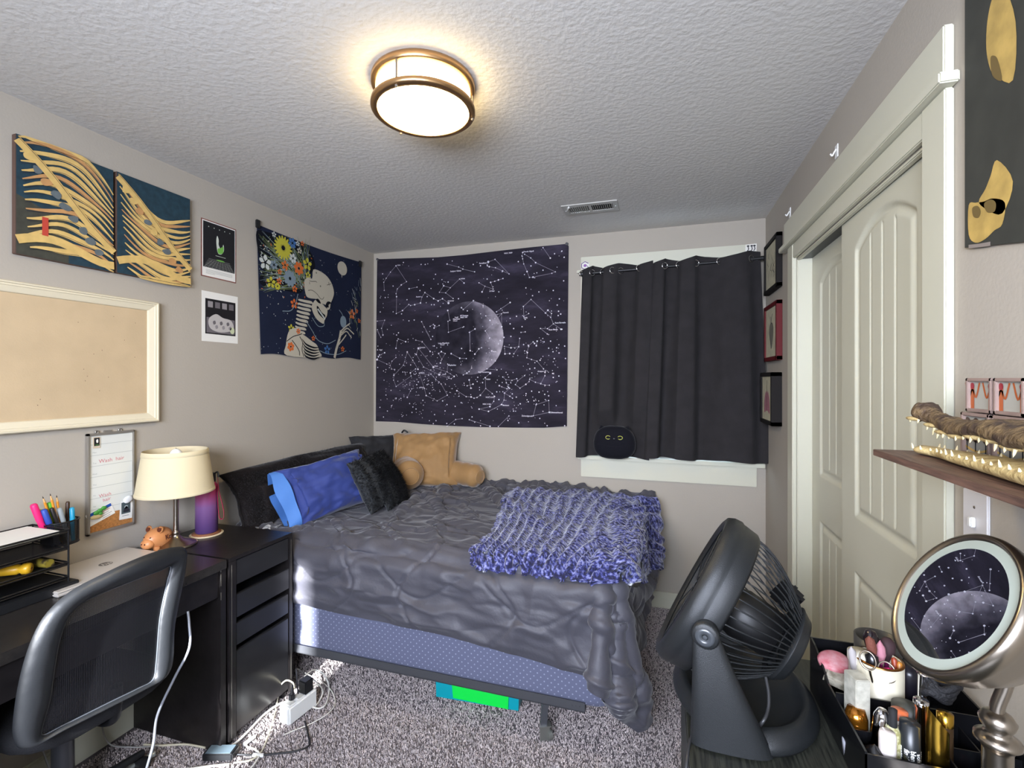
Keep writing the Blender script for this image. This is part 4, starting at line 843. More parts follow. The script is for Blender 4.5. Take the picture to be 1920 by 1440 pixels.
def dotted(name, col, dot, s=.0135, r=.11):
    m_ = mat(name, col, .85, spec=.2, sheen=.2); nt = m_.node_tree; N = nt.nodes; Lk = nt.links; b = N['Principled BSDF']; tc = N.new('ShaderNodeTexCoord')
    sp = N.new('ShaderNodeSeparateXYZ'); Lk.new(tc.outputs['Object'], sp.inputs[0])
    sxy = N.new('ShaderNodeMath'); sxy.operation = 'ADD'; Lk.new(sp.outputs[0], sxy.inputs[0]); Lk.new(sp.outputs[1], sxy.inputs[1])
    prev = None
    for off in (0, .5):
        parts = []
        for src in (sxy.outputs[0], sp.outputs[2]):
            a = N.new('ShaderNodeMath'); a.operation = 'MULTIPLY_ADD'; a.inputs[1].default_value = 1 / s / (1 if src is sxy.outputs[0] else 1.5); a.inputs[2].default_value = off + 100; Lk.new(src, a.inputs[0])
            f = N.new('ShaderNodeMath'); f.operation = 'FRACT'; Lk.new(a.outputs[0], f.inputs[0]); g = N.new('ShaderNodeMath'); g.operation = 'SUBTRACT'; g.inputs[1].default_value = .5; Lk.new(f.outputs[0], g.inputs[0]); parts.append(g.outputs[0])
        cb = N.new('ShaderNodeCombineXYZ'); Lk.new(parts[0], cb.inputs[0]); Lk.new(parts[1], cb.inputs[1]); ln = N.new('ShaderNodeVectorMath'); ln.operation = 'LENGTH'; Lk.new(cb.outputs[0], ln.inputs[0])
        lt = N.new('ShaderNodeMath'); lt.operation = 'LESS_THAN'; lt.inputs[1].default_value = r * 1.4; Lk.new(ln.outputs['Value'], lt.inputs[0])
        if prev is None: prev = lt
        else: mx = N.new('ShaderNodeMath'); mx.operation = 'MAXIMUM'; Lk.new(prev.outputs[0], mx.inputs[0]); Lk.new(lt.outputs[0], mx.inputs[1]); prev = mx
    mix = N.new('ShaderNodeMixRGB'); mix.inputs[1].default_value = (*lin(col), 1); mix.inputs[2].default_value = (*lin(dot), 1); Lk.new(prev.outputs[0], mix.inputs[0]); Lk.new(mix.outputs[0], b.inputs['Base Color']); return m_
def softbox(x0, x1, y0, y1, z0, z1, e=7, nu=72, nv=24):
    m = MB(); cx, cy, cz = (x0 + x1) / 2, (y0 + y1) / 2, (z0 + z1) / 2; hx, hy, hz = (x1 - x0) / 2, (y1 - y0) / 2, (z1 - z0) / 2; r = min(.06, hz)
    rows = []
    for j in range(nv + 1):
        a = -PI / 2 + PI * j / nv; row = []; rz = .045
        ins = rz * (1 - abs(math.cos(a)) ** .45) * .8; zz = math.copysign(1, a) * (hz - rz) + rz * math.sin(a) if a else 0
        for i in range(nu):
            ph = 2 * PI * i / nu; c, s_ = math.cos(ph), math.sin(ph); rc = .09
            row.append((cx + math.copysign(hx - rc, c) + (rc - ins) * c, cy + math.copysign(hy - rc, s_) + (rc - ins) * s_, cz + zz))
        rows.append(row)
    m.grid(rows, closed=True); m.add(rows[0], [tuple(range(nu))]); m.add(rows[-1], [tuple(range(nu))]); return m
m = softbox(bx0, bx1, by0, by1, .186, .410)
o = m.build('box_spring', dotted('box_spring_ticking', '#5e6176', '#8c90a2', s=.019, r=.07)); tag(o, 'blue grey box spring with small pale dots under the black comforter', 'box spring')
m = softbox(bx0, bx1 - .01, by0 + .02, by1 - .01, .412, .668)
tag(m.build('mattress', mat('mattress_ticking', '#6a7086', .9)), 'mattress wrapped by the black comforter on the box spring', 'mattress')

# ------------------------------------------------------------------ comforter (draped cloth, refined and wrinkled)
A = COMF; A = upsample(A, 3); n = grid_normals(A)
if n[110, 120, 2] < 0: n = -n
R_, C_ = A.shape[:2]; S_, T_ = np.meshgrid(np.linspace(0, 2.3, C_), np.linspace(0, 1.5, R_))
def ridge(sx, sy, z, w=.5): return 1 - np.abs(fbm(S_ * sx, T_ * sy, 0 * S_ + z, 3))
dsp = .016 + .007 * fbm(S_ * 2.6, T_ * 4.5, 0 * S_ + 2, 3)
rd = ridge(2.2, 7, 5.5); dsp += .016 * np.clip(rd - .70, 0, 1) / .30
rd = ridge(4.5, 3.0, 9.1); dsp += .013 * np.clip(rd - .68, 0, 1) / .32
rd = ridge(3.5, 11, 13.7); dsp += .0075 * np.clip(rd - .62, 0, 1) / .38 * (.35 + .65 * (T_ > 1.12))
for k in range(-1, 8):       # wavy quilting stitches
    q = S_ - (k * .34 + .07 * np.sin(T_ * 2 * PI / .42 + k * PI)); dsp -= .011 * np.exp(-(q / .007) ** 2) - .004 * np.exp(-(q / .05) ** 2)
for k in range(-1, 6):
    q = T_ - (k * .33 + .06 * np.sin(S_ * 2 * PI / .46 + k * PI)); dsp -= .009 * np.exp(-(q / .006) ** 2)
top = (T_ < 1.0) & (S_ > 0)
head = np.clip((S_ - 0) / .3, 0, 1)
edge_f = np.clip((T_[-1, 0] - T_) / .03, 0, 1) * .6 + .4
A2 = A + n * (dsp * edge_f)[..., None]
A2[..., 1] = np.minimum(A2[..., 1], YB - .008); A2[..., 0] = np.maximum(A2[..., 0], XL + .01); A2[..., 2] = np.maximum(A2[..., 2], .012)
m = MB(); m.grid(A2.tolist()); m.grid((A2 - n * .007).tolist())
M_comf = mat('comforter_microfibre', '#46454c', .56, bump=.3, bscale=90, bdetail=6, sheen=.22, spec=.42, var=.06, vscale=6)
tag(m.build('comforter', M_comf, fix=False), 'wrinkled black quilted comforter draped over the bed', 'comforter')

# ------------------------------------------------------------------ chunky knitted throw
from mathutils.bvhtree import BVHTree
qa = A2[::2, ::2]; qr, qc = qa.shape[:2]
bvh = BVHTree.FromPolygons([tuple(p) for r in qa for p in r], [(j * qc + i, j * qc + i + 1, (j + 1) * qc + i + 1, (j + 1) * qc + i) for j in range(qr - 1) for i in range(qc - 1)])
TH = THROW.copy()
for j in range(56):
    for i in range(56):
        p = Vector(TH[j, i])
        if p.z > .56:
            h_ = bvh.ray_cast(Vector((min(p.x, -.12), p.y, 1.2)), Vector((0, 0, -1)))[0]
            if h_ is not None: TH[j, i, 2] = max(p.z, h_.z + .004)
        if p.x > -.22:
            h_ = bvh.ray_cast(Vector((.6, p.y, min(p.z, .66))), Vector((-1, 0, 0)))[0]
            if h_ is not None: TH[j, i, 0] = max(p.x, min(h_.x + .012, .02))
for _ in range(6):
    sm_ = TH.copy(); sm_[1:-1, 1:-1] = (TH[:-2, 1:-1] + TH[2:, 1:-1] + TH[1:-1, :-2] + TH[1:-1, 2:]) / 4; TH[1:-1, 1:-1] = TH[1:-1, 1:-1] * .5 + sm_[1:-1, 1:-1] * .5
B_ = upsample(TH, 6); nn = grid_normals(B_)
if nn[100, 60, 2] < 0: nn = -nn
R_, C_ = B_.shape[:2]; U_, V_ = np.meshgrid(np.linspace(0, 1, C_), np.linspace(0, 1.3, R_))
warp = .02 * fbm(U_ * 4, V_ * 4, 0 * U_ + 3, 2)
rib = U_ * 17 + warp * 12; rp = .5 + .5 * np.cos(2 * PI * rib)
st = np.abs(np.sin(PI * (V_ * 46 + .5 * np.floor(rib) + 1.2 * np.abs((rib % 1) - .5))))
hd = .010 + .021 * rp ** .7 * (.6 + .4 * st) + .0022 * fbm(U_ * 45, V_ * 60, 0 * U_ + 8, 2) + .004 * fbm(U_ * 5, V_ * 5, 0 * U_ + 1, 2)
ed = np.minimum(np.minimum(U_, 1 - U_) / .03, np.minimum(V_, 1.3 - V_) / .04); hd *= np.clip(ed, .35, 1)
B2 = B_ + nn * (hd + .012)[..., None]; B2[..., 1] = np.minimum(B2[..., 1], YB - .006)
m = MB(); m.grid(B2.tolist()); m.grid((B_ + nn * .004).tolist())
def yarn():
    m_ = mat('chenille_yarn', '#5a60a0', .9, sheen=.6); nt = m_.node_tree; N = nt.nodes; Lk = nt.links; b = N['Principled BSDF']; tc = N.new('ShaderNodeTexCoord')
    mp = N.new('ShaderNodeMapping'); mp.inputs['Scale'].default_value = (1, 1.7, 1); mp.inputs['Rotation'].default_value = (0, 0, .5); Lk.new(tc.outputs['Object'], mp.inputs[0])
    n_ = N.new('ShaderNodeTexNoise'); n_.inputs['Scale'].default_value = 58; n_.inputs['Detail'].default_value = 3; Lk.new(mp.outputs[0], n_.inputs['Vector'])
    r = N.new('ShaderNodeValToRGB'); Lk.new(n_.outputs['Fac'], r.inputs['Fac']); e = r.color_ramp.elements
    e[0].position = .42; e[0].color = (*lin('#121334'), 1); e[1].position = .68; e[1].color = (*lin('#8c8fb6'), 1); q = e.new(.50); q.color = (*lin('#2c2f68'), 1); q = e.new(.57); q.color = (*lin('#595d92'), 1)
    Lk.new(r.outputs[0], b.inputs['Base Color']); return m_
tag(m.build('throw_blanket', yarn(), fix=False), 'chunky ribbed navy and lilac knitted throw on the foot of the bed', 'blanket')

# ------------------------------------------------------------------ pillows
def pillow_geo(m, c, w, h, th, R, mi=0, p=.42, pinch=.05, seed=1, wr=.008, nu=60, nv=44, ears=.0, sag=0):
    """w along local x, h along local y, th along local z"""
    c = Vector(c); U, V = np.meshgrid(np.linspace(-1, 1, nu), np.linspace(-1, 1, nv))
    # denser sampling near the rim
    U = np.sin(U * PI / 2); V = np.sin(V * PI / 2)
    X_ = U * w / 2 * (1 - pinch * (1 - V * V) * np.abs(U) ** 4 * 1.0) * (1 - pinch * (V * V < 0)); Y_ = V * h / 2 * (1 - pinch * (1 - U * U) * np.abs(V) ** 4)
    X_ = X_ * (1 - .06 * (1 - np.abs(V) ** 3) * (np.abs(U) > .8)); 
    body = (np.clip(1 - U ** 2, 0, 1) * np.clip(1 - V ** 2, 0, 1)) ** p
    wn = fbm(U * 2.2 + seed, V * 2.2, 0 * U + seed, 4) * wr * np.clip(body * 2, 0, 1)
    rim = fbm(U * 5, V * 5, 0 * U + seed + 4, 3) * wr * .8
    for s_ in (1, -1):
        Z_ = s_ * (th / 2 * body + .001) + wn * (1 if s_ > 0 else .5) + rim - sag * (1 - (V + 1) / 2) * 0
        P = np.stack([X_, Y_ - sag * U ** 2, Z_], 2) @ np.array(R).T + np.array(c)
        g = P.tolist()
        if s_ < 0: g = [list(reversed(r)) for r in g]
        m.grid(g, mi)
    return m
def fur(m, c, rad, count, ln, mi, R=None, fn=None, seed=3, wdt=.0022):
    r = random.Random(seed)
    for k in range(count):
        p, nrm = fn(r); d = (nrm + Vector((r.gauss(0, .5), r.gauss(0, .5), r.gauss(0, .5) - .35))).normalized(); sd = d.cross(Vector((r.random(), r.random(), r.random()))).normalized() * wdt
        q = p + d * ln * r.uniform(.6, 1.2); m.add([p - sd, p + sd, q], [(0, 1, 2)], mi)
M_plush = mat('black_plush', '#171313', .85, bump=1.0, bscale=45, bdetail=6, sheen=.15, var=.35, vscale=18, spec=.15)
M_char = mat('charcoal_cloth', '#1c1c1f', .8, bump=.4, bscale=40, bdetail=6, sheen=.15, var=.2, vscale=9)
R = basis((.92, -.03, .38), (0, 1, 0))
m = MB(); pillow_geo(m, (-2.008, 2.385, .855), 1.16, .345, .20, R, p=.36, seed=5, wr=.012, sag=.02)
r_ = random.Random(8); Rm = R
def pf(r):
    u, v = r.uniform(-.97, .97), r.uniform(-.95, .95); b = ((1 - u * u) * (1 - v * v)) ** .36
    return Vector((-2.008, 2.385, .855)) + Rm @ Vector((u * .56, v * .165 - .02 * u * u, .098 * b)), Rm @ Vector((u * .3, v * .6, 1)).normalized()
fur(m, None, None, 16000, .016, 0, fn=pf, wdt=.0012)
tag(m.build('body_pillow', M_plush), 'long fluffy black body pillow leaning along the left wall', 'pillow')
m = MB(); pillow_geo(m, (-1.925, 2.985, .868), .42, .40, .16, basis((.70, -.62, .36), (.66, .75, 0)), seed=9, wr=.010)
tag(m.build('pillow', M_char), 'charcoal pillow wedged in the corner behind the tan backrest cushion', 'pillow')
# blue pillow with open paler hem
R = basis((.80, -.34, .50), (.22, .97, .05))
t = thing('pillow', (-1.75, 2.20, .71), 'royal blue pillow with a pale blue open hem, left on the bed', 'pillow')
m = MB(); pillow_geo(m, (-1.775, 2.245, .865), .54, .33, .19, R, p=.38, seed=14, wr=.018, pinch=.1)
m.build('pillowcase', mat('royal_blue_cotton', '#29397a', .75, bump=.25, bscale=25, bdetail=6, sheen=.3), t)
m = MB(); rows = []
for s_ in (1, -1):
    rows = []
    for i in range(9):
        u = i / 8; row = []
        for j in range(25):
            v = j / 24 * 2 - 1; zz = s_ * (.006 + .050 * max(0, 1 - v * v) ** .5 * (1 - u * .35)) + .005 * math.sin(v * 6 + u * 2)
            row.append(Vector((-1.775, 2.245, .865)) + R @ Vector((-.238 - u * .068 * (1 + .12 * math.sin(v * 4 + 1)), v * .160, zz)))
        rows.append(row)
    m.grid(rows)
m.build('hem', mat('pale_blue_cotton', '#4a7cc2', .7, bump=.2, bscale=30, bdetail=5), t)
# small fur cushions
M_fur = mat('black_faux_fur', '#08080a', .75, sheen=.08, bump=.6, bscale=120, var=.3, vscale=30, spec=.2); M_velv = mat('grey_velvet', '#2b2e31', .8, sheen=.3)
def furcush(c, size, th, nrm, hint, label, seed, mats):
    t = thing('cushion', (c[0], c[1], c[2] - size / 2), label, 'cushion', 'black faux fur cushions'); R = basis(nrm, hint)
    m = MB(); pillow_geo(m, c, size, size * .92, th, R, seed=seed, p=.45, wr=.004); m.build('velvet_back', M_velv, t)
    def ff(r):
        u, v = r.uniform(-1, 1), r.uniform(-1, 1); b = ((1 - u * u) * (1 - v * v)) ** .45
        stripe = .006 * math.sin(u * 14)
        return Vector(c) + R @ Vector((u * size / 2 * .98, v * size * .45, th / 2 * b + stripe + .002)), (R @ Vector((u * .8, v * .8, 1))).normalized()
    m = MB(); fur(m, None, None, 9000, .022, 0, fn=ff, seed=seed, wdt=.0014); m.build('fur_face', M_fur, t)
    return t
furcush((-1.60, 2.43, .868), .34, .13, (.86, -.05, .42), (.25, .92, .2), 'black faux fur cushion nearer the camera, beside the blue pillow', 3, None)
furcush((-1.56, 2.50, .828), .28, .10, (.84, .10, .45), (.25, .92, .2), 'black faux fur cushion half hidden, touching the tan backrest cushion', 6, None)
# tan backrest cushion with arms
M_tan = mat('tan_velour', '#987447', .75, bump=.35, bscale=22, bdetail=6, sheen=.5, var=.10, vscale=9)
t = thing('backrest_cushion', (-1.58, 3.0, .72), 'tan velour reading pillow with two arms propped against the back wall', 'cushion')
R = basis((.22, -.86, .42), (1, .12, .10))
m = MB(); pillow_geo(m, (-1.60, 3.035, .890), .50, .40, .22, R, seed=22, wr=.012, p=.33, pinch=.06); m.build('back', M_tan, t)
def arm(P, r, name):
    m = MB(); P = [Vector(p) for p in P]; pts = smooth_path(P, 6); n_ = len(pts); rs_ = []
    for i in range(n_): f = i / (n_ - 1); rs_.append(r * (1 - max(0, (f - .8) / .2) ** 3 * .45) * (1 + .04 * math.sin(f * 23)))
    m.tube(pts, rs_, 28, cap=True); e = pts[-1]; dr = (pts[-1] - pts[-2]).normalized(); m.ell(e, (r * .55, r * .55, r * .10), 0, basis(dr, (0, 0, 1)))
    m.tube([e + basis(dr, (0, 0, 1)) @ Vector((math.cos(q) * r * .56, math.sin(q) * r * .56, .002)) for q in [k * PI / 14 for k in range(28)]], .004, 6, closed=True)
    m.build(name, M_tan, t)
arm([(-1.73, 3.03, .835), (-1.66, 2.89, .830), (-1.565, 2.77, .826)], .098, 'arm')
arm([(-1.46, 3.06, .815), (-1.32, 3.06, .805), (-1.175, 3.02, .797)], .080, 'arm')
m = MB(); m.tube(smooth_path([(-1.80, 3.06, 1.075), (-1.775, 3.05, 1.092), (-1.75, 3.06, 1.076)], 5), .006, 8); m.build('carry_loop', M_black, t)
# white patterned sheet peeking out by the desk
m = MB(); g = []
for j in range(10):
    g.append([(-2.02 + .20 * i / 15 + .02 * j / 9, 1.865 + .045 * j / 9 - .006 * math.sin(i * .8), .722 + .008 * math.sin(i * 1.1 + j * .5) + .010 * (j / 9)) for i in range(16)])
m.grid(g); tag(m.build('sheet_corner', mat('white_sheet', '#cfd0d2', .8, col2='#45484c', var=.12, vscale=45)), 'small crumpled white patterned sheet corner beside the drawer unit top', 'sheet')

# ------------------------------------------------------------------ cat plush on the window stool
pc = at(1152, 826, 1, 3.085); t = thing('cat_plush', (pc.x, pc.y, .956), 'round black cat plush with yellow outlined eyes on the window sill', 'plush toy')
M_cat = mat('cat_plush_black', '#17171d', .9, sheen=.12, bump=.5, bscale=150, spec=.1)
zc = .956 + .105
m = MB(); m.ell((pc.x, pc.y, zc), (.134, .060, .106), p=.72, fn=lambda q, d: Vector((q.x * (1 - .12 * max(0, d.z)), q.y, q.z))); m.build('body', M_cat, t)
for s_ in (-1, 1):
    m = MB(); m.lathe((pc.x + s_ * .075, pc.y, zc + .075), [(.030, 0), (.022, .015), (.008, .028), (.001, .031)], 14, axis=(s_ * .3, 0, 1), sc=(1, .6)); m.build('ear', M_cat, t)
    e = Vector((pc.x + s_ * .037 + .003, pc.y - .0595, zc + .036)); m = MB(); m.tube([e + Vector((.0145 * math.cos(q), .001 + .003 * abs(math.cos(q)), .0105 * math.sin(q))) for q in [k * PI / 10 for k in range(20)]], .0020, 6, closed=True); m.build('eye_ring', mat('eye_yellow', '#c9c95a', .5), t)
m = MB(); m.ell((pc.x + .003, pc.y - .061, zc + .030), (.005, .002, .003)); m.build('nose', mat('nose_grey', '#6a6a72', .5), t)
m = MB(); m.tube(smooth_path([(pc.x - .10, pc.y - .05, zc - .008), (pc.x, pc.y - .062, zc - .02), (pc.x + .10, pc.y - .05, zc - .004)], 8), .0014, 6); m.build('seam', M_cat, t)

# ------------------------------------------------------------------ desk and drawer unit
M_desk = mat('black_brown_laminate', '#1d1a1a', .33, bump=.08, bscale=70, spec=.45, var=.25, vscale=30); M_edge = mat('worn_edge', '#5a564f', .7)
M_dust = mat('dusty_desktop', '#34312e', .27, var=.5, vscale=60, bump=.05, col2='#1c1a1a')
xf = -1.635; dz = .75
t = thing('desk', (-1.885, 1.08, 0), 'black laminate desk against the left wall with an open leg space', 'desk')
m = MB(); m.bx(XL + .015, xf, .70, 1.452, dz - .034, dz, bev=.0015); m.build('desktop', M_dust, t)
for y in (.70, 1.428): m = MB(); m.bx(XL + .02, xf - .004, y, y + .024, 0, dz - .035, bev=.001); m.build('side_panel', M_desk, t)
m = MB(); m.bx(XL + .02, xf - .012, .726, 1.426, .612, .640); m.bx(xf - .03, xf - .012, .726, 1.426, .64, dz - .035); m.build('drawer', M_desk, t)
for (za, zb) in ((.60, .63), (.655, .70), (.71, .748)): m = MB(); m.bx(xf - .0045, xf - .0035, 1.4275, 1.4305, za, zb); m.build('edge_chip', M_edge, t)
t = thing('drawer_unit', (-1.885, 1.63, 0), 'black laminate drawer unit of four drawers between the desk and the bed', 'drawer unit')
y0, y1 = 1.462, 1.803
m = MB(); m.bx(XL + .015, xf, y0, y1, dz - .016, dz, bev=.0015)
m.bx(XL + .015, xf, y0, y0 + .034, .02, dz - .016, bev=.001); m.bx(XL + .015, xf, y1 - .022, y1, .02, dz - .016, bev=.001); m.bx(XL + .015, XL + .025, y0, y1, .02, dz - .02); m.bx(XL + .02, xf - .02, y0 + .03, y1 - .02, .02, .036)
m.build('carcass', M_desk, t)
for k, (za, zb, out) in enumerate(((.632, .730, 0), (.500, .592, .004), (.386, .474, 0), (.036, .362, 0))):
    m = MB(); m.bx(xf - .019 + out, xf - .003 + out, y0 + .036, y1 - .024, za, zb, bev=.0015); m.bx(xf - .35, xf - .02 + out, y0 + .045, y1 - .033, za + .004, zb - .05 if k == 3 else zb - .03); m.build('drawer', mat('drawer_front', '#232325', .30, bump=.03, bscale=60, spec=.6), t)
for yy in (y0 + .012, y1 - .01): m = MB(); m.bx(xf - .0004, xf + .0006, yy - .0012, yy + .0012, .03, dz - .03); m.build('edge_strip', M_edge, t)
for (xx, yy) in ((xf - .03, y0 + .02), (xf - .03, y1 - .03), (XL + .05, y0 + .02), (XL + .05, y1 - .03)):
    m = MB(); m.cyl((xx, yy, 0), (xx, yy, .02), .014, 12); m.build('foot', M_black, t)

# ------------------------------------------------------------------ laptop
M_lap = mat('laptop_silver', '#cfc8bf', .35, .25, var=.02)
t = thing('laptop', (-1.985, 1.22, dz), 'closed silver white laptop with a round grey logo, on the desk', 'laptop')
lx0, lx1, ly0, ly1 = -2.112, -1.872, 1.03, 1.400
m = MB(); m.bx(lx0, lx1, ly0, ly1, dz + .001, dz + .011, bev=.003); m.build('base', M_lap, t)
m = MB(); m.bx(lx0, lx1, ly0, ly1, dz + .0115, dz + .019, bev=.003); m.build('lid', M_lap, t)
m = MB(); a = Art(m, lambda p, q: (lx1 - .118 - q, 1.245 + p, dz + .019), (0, 0, 1), base=.0003)
a.disc(0, 0, .021, 0, 32); a.up(); V, F = text_geo('hp', .034, .0006, .25); m.add([a.P(v.x, v.y - .002) for v in V], F, 1)
m.build('logo', [mat('logo_grey', '#6b6763', .3, .5), M_lap], t)

# ------------------------------------------------------------------ desk lamp
lx, ly = -1.985, 1.512
t = thing('desk_lamp', (lx, ly, dz), 'brushed nickel table lamp with a cream drum shade on the desk', 'lamp')
m = MB(); m.lathe((lx, ly, dz), [(.0, 0), (.078, 0), (.078, .006), (.070, .010), (.058, .014), (.052, .020), (.030, .028), (.016, .040), (.012, .052), (.016, .056), (.012, .060), (.010, .066)], 40); m.build('base', M_steel, t)
m = MB(); m.cyl((lx, ly, dz + .06), (lx, ly, 1.09), .010, 18); m.build('pole', M_steel, t)
def shade_mat():
    m_ = mat('shade_linen', '#d8c9a4', .8, bump=.08, bscale=200); return m_
m = MB(); rb, rt, zb, zt = .143, .117, .978, 1.160
prof = [(rb + (rt - rb) * k / 12, (zb - 1) + (zt - zb) * k / 12) for k in range(13)]
m.lathe((lx, ly, 1), prof, 56); m.lathe((lx, ly, 1), [(p[0] - .0025, p[1]) for p in prof], 56)
for (z_, w_) in ((zb, .012), (zt - .020, .020)):
    rr_ = lambda z: rb + (rt - rb) * (z - zb) / (zt - zb)
    m.lathe((lx, ly, 0), [(rr_(z_) + .0006, z_), (rr_(z_) + .0016, z_ + .001), (rr_(z_ + w_) + .0016, z_ + w_ - .001), (rr_(z_ + w_) + .0006, z_ + w_)], 56)
m.build('lamp_shade', shade_mat(), t, fix=False)
m = MB()
for k in range(3): q = k * 2 * PI / 3 + .4; m.cyl((lx, ly, zt - .025), (lx + (rt - .003) * math.cos(q), ly + (rt - .003) * math.sin(q), zt - .006), .0018, 6)
m.lathe((lx, ly, zt - .03), [(.006, 0), (.014, 0), (.014, .006), (.006, .006)], 16); m.build('spider', M_steel, t)
m = MB(); m.cyl((lx, ly, 1.07), (lx, ly, 1.11), .016, 14); m.ell((lx, ly, 1.135), (.024, .024, .030)); m.build('bulb', M_white, t)

# coaster, bottle, piggy bank
bxx, byy = -1.992, 1.662
t = thing('coaster', (bxx, byy, dz), 'round wooden coaster with a pale rim under the purple bottle', 'coaster')
m = MB(); m.lathe((bxx, byy, dz), [(0, .0), (.066, 0), (.068, .004), (.066, .006), (0, .006)], 36); m.build('rim', mat('coaster_cream', '#d2c0a0', .6), t)
m = MB(); m.lathe((bxx, byy, dz + .006), [(0, .0), (.058, 0), (.058, .006), (0, .006)], 36); m.build('wood_disc', mat('coaster_wood', '#7d4f33', .5, var=.2), t)
t = thing('water_bottle', (bxx, byy, dz + .012), 'purple to pink ombre bottle with a wrist strap behind the lamp', 'bottle')
def ombre():
    m_ = mat('ombre_steel', '#5a3f78', .4, spec=.4); nt = m_.node_tree; N = nt.nodes; Lk = nt.links; tc = N.new('ShaderNodeTexCoord'); sp = N.new('ShaderNodeSeparateXYZ'); Lk.new(tc.outputs['Object'], sp.inputs[0])
    r = N.new('ShaderNodeValToRGB'); mr_ = N.new('ShaderNodeMapRange'); mr_.inputs[1].default_value = 0; mr_.inputs[2].default_value = .24; Lk.new(sp.outputs[2], mr_.inputs[0]); Lk.new(mr_.outputs[0], r.inputs['Fac'])
    e = r.color_ramp.elements; e[0].position = .05; e[0].color = (*lin('#4a3468'), 1); e[1].position = .85; e[1].color = (*lin('#a82f5c'), 1); q = e.new(.5); q.color = (*lin('#74507f'), 1)
    Lk.new(r.outputs[0], N['Principled BSDF'].inputs['Base Color']); return m_
m = MB(); m.lathe((bxx, byy, dz + .012), [(0, 0), (.042, 0), (.045, .004), (.045, .20), (.044, .215), (.034, .228), (0, .229)], 36); m.build('body', ombre(), t)
m = MB(); m.lathe((bxx, byy, dz + .241), [(.035, 0), (.036, .002), (.036, .034), (.030, .040), (0, .041)], 28); m.build('cap', M_black, t)
m = MB(); m.tube(smooth_path([(bxx + .03, byy + .012, dz + .278), (bxx + .043, byy + .02, dz + .285), (bxx + .048, byy + .02, dz + .262)], 5), .004, 8); m.build('cap_loop', M_black, t)
m = MB(); P = smooth_path([(bxx + .041, byy + .02, dz + .262), (bxx + .050, byy + .020, dz + .20), (bxx + .066, byy + .028, dz + .12), (bxx + .068, byy + .030, dz + .085), (bxx + .060, byy + .028, dz + .068), (bxx + .052, byy + .02, dz + .080), (bxx + .0485, byy + .016, dz + .14), (bxx + .0475, byy + .014, dz + .22)], 5)
rows = [[p + Vector((-.006, .006, 0)), p + Vector((.006, -.006, 0)), p + Vector((.007, -.005, 0)), p + Vector((-.005, .007, 0))] for p in P]; m.grid(rows, closed=True); m.build('wrist_strap', mat('strap_pink', '#b52a55', .5), t)
px_, py_ = -2.02, 1.462
t = thing('piggy_bank', (px_, py_, dz), 'small orange clay piggy bank with a name on its side, on the desk', 'piggy bank')
M_pig = mat('pig_clay', '#c98652', .4, spec=.5, var=.05); M_pd = mat('pig_brown', '#5a2a18', .4)
D = Vector((.18, -.98, 0)).normalized(); Rp = basis((0, 0, 1), D)
m = MB(); m.ell((px_, py_, dz + .046), (.060, .042, .044), 0, Rp); m.ell(Vector((px_, py_, dz + .036)) + D * .050, (.022, .026, .022), 0, Rp)
for (a_, b_) in ((.028, .02), (.028, -.02), (-.03, .02), (-.03, -.02)): q = Vector((px_, py_, dz)) + Rp @ Vector((a_, b_, 0)); m.cyl(q, q + Vector((0, 0, .02)), .012, 10)
m.build('body', M_pig, t)
for s_ in (-1, 1):
    q = Vector((px_, py_, dz + .086)) + Rp @ Vector((.022, s_ * .026, 0)); m = MB(); m.lathe(q - D * .004, [(0, -.004), (.012, -.003), (.0145, .0), (.011, .004)], 14, axis=D + Vector((0, 0, .3))); m.build('ear', M_pig, t)
    m = MB(); m.lathe(q, [(0, .001), (.0085, .0015)], 14, axis=D + Vector((0, 0, .3))); m.build('inner_ear', M_pd, t)
    m = MB(); q = Vector((px_, py_, dz + .062)) + Rp @ Vector((.052, s_ * .014, 0)); m.ell(q, (.003, .003, .003)); q = Vector((px_, py_, dz + .040)) + Rp @ Vector((.0715, s_ * .007, 0)); m.ell(q, (.002, .003, .004)); m.build('eye', M_pd, t)
m = MB(); V, F = text_geo('Kati', .026, .0008); side = Rp @ Vector((0, 1, 0))
if side.x < 0: side = -side
tx = Vector((0, 0, 1)).cross(side)
m.add([Vector((px_, py_, dz + .050)) - D * .012 + tx * v.x + Vector((0, 0, v.y)) + side * (.0425 * math.sqrt(max(0, 1 - ((v.x + .012) / .06) ** 2 - ((v.y + .004) / .044) ** 2)) + .0012) for v in V], F); m.build('lettering', M_pd, t, fix=False)

# ------------------------------------------------------------------ letter tray organiser, cup, pens
M_wire = mat('black_wire', '#141416', .4, .3)
def meshmat(name, pitch, fill, col='#121214', rough=.5, axes=(1, 2)):
    m_ = mat(name, col, rough, spec=.5); nt = m_.node_tree; N = nt.nodes; Lk = nt.links; tc = N.new('ShaderNodeTexCoord'); sp = N.new('ShaderNodeSeparateXYZ'); Lk.new(tc.outputs['Object'], sp.inputs[0]); out = []
    for ax in axes:
        a = N.new('ShaderNodeMath'); a.operation = 'MULTIPLY_ADD'; a.inputs[1].default_value = 1 / pitch; a.inputs[2].default_value = 500; Lk.new(sp.outputs[ax], a.inputs[0]); f = N.new('ShaderNodeMath'); f.operation = 'FRACT'; Lk.new(a.outputs[0], f.inputs[0])
        g = N.new('ShaderNodeMath'); g.operation = 'LESS_THAN'; g.inputs[1].default_value = fill; Lk.new(f.outputs[0], g.inputs[0]); out.append(g)
    mx = N.new('ShaderNodeMath'); mx.operation = 'MAXIMUM'; Lk.new(out[0].outputs[0], mx.inputs[0]); Lk.new(out[1].outputs[0], mx.inputs[1]); Lk.new(mx.outputs[0], N['Principled BSDF'].inputs['Alpha']); return m_
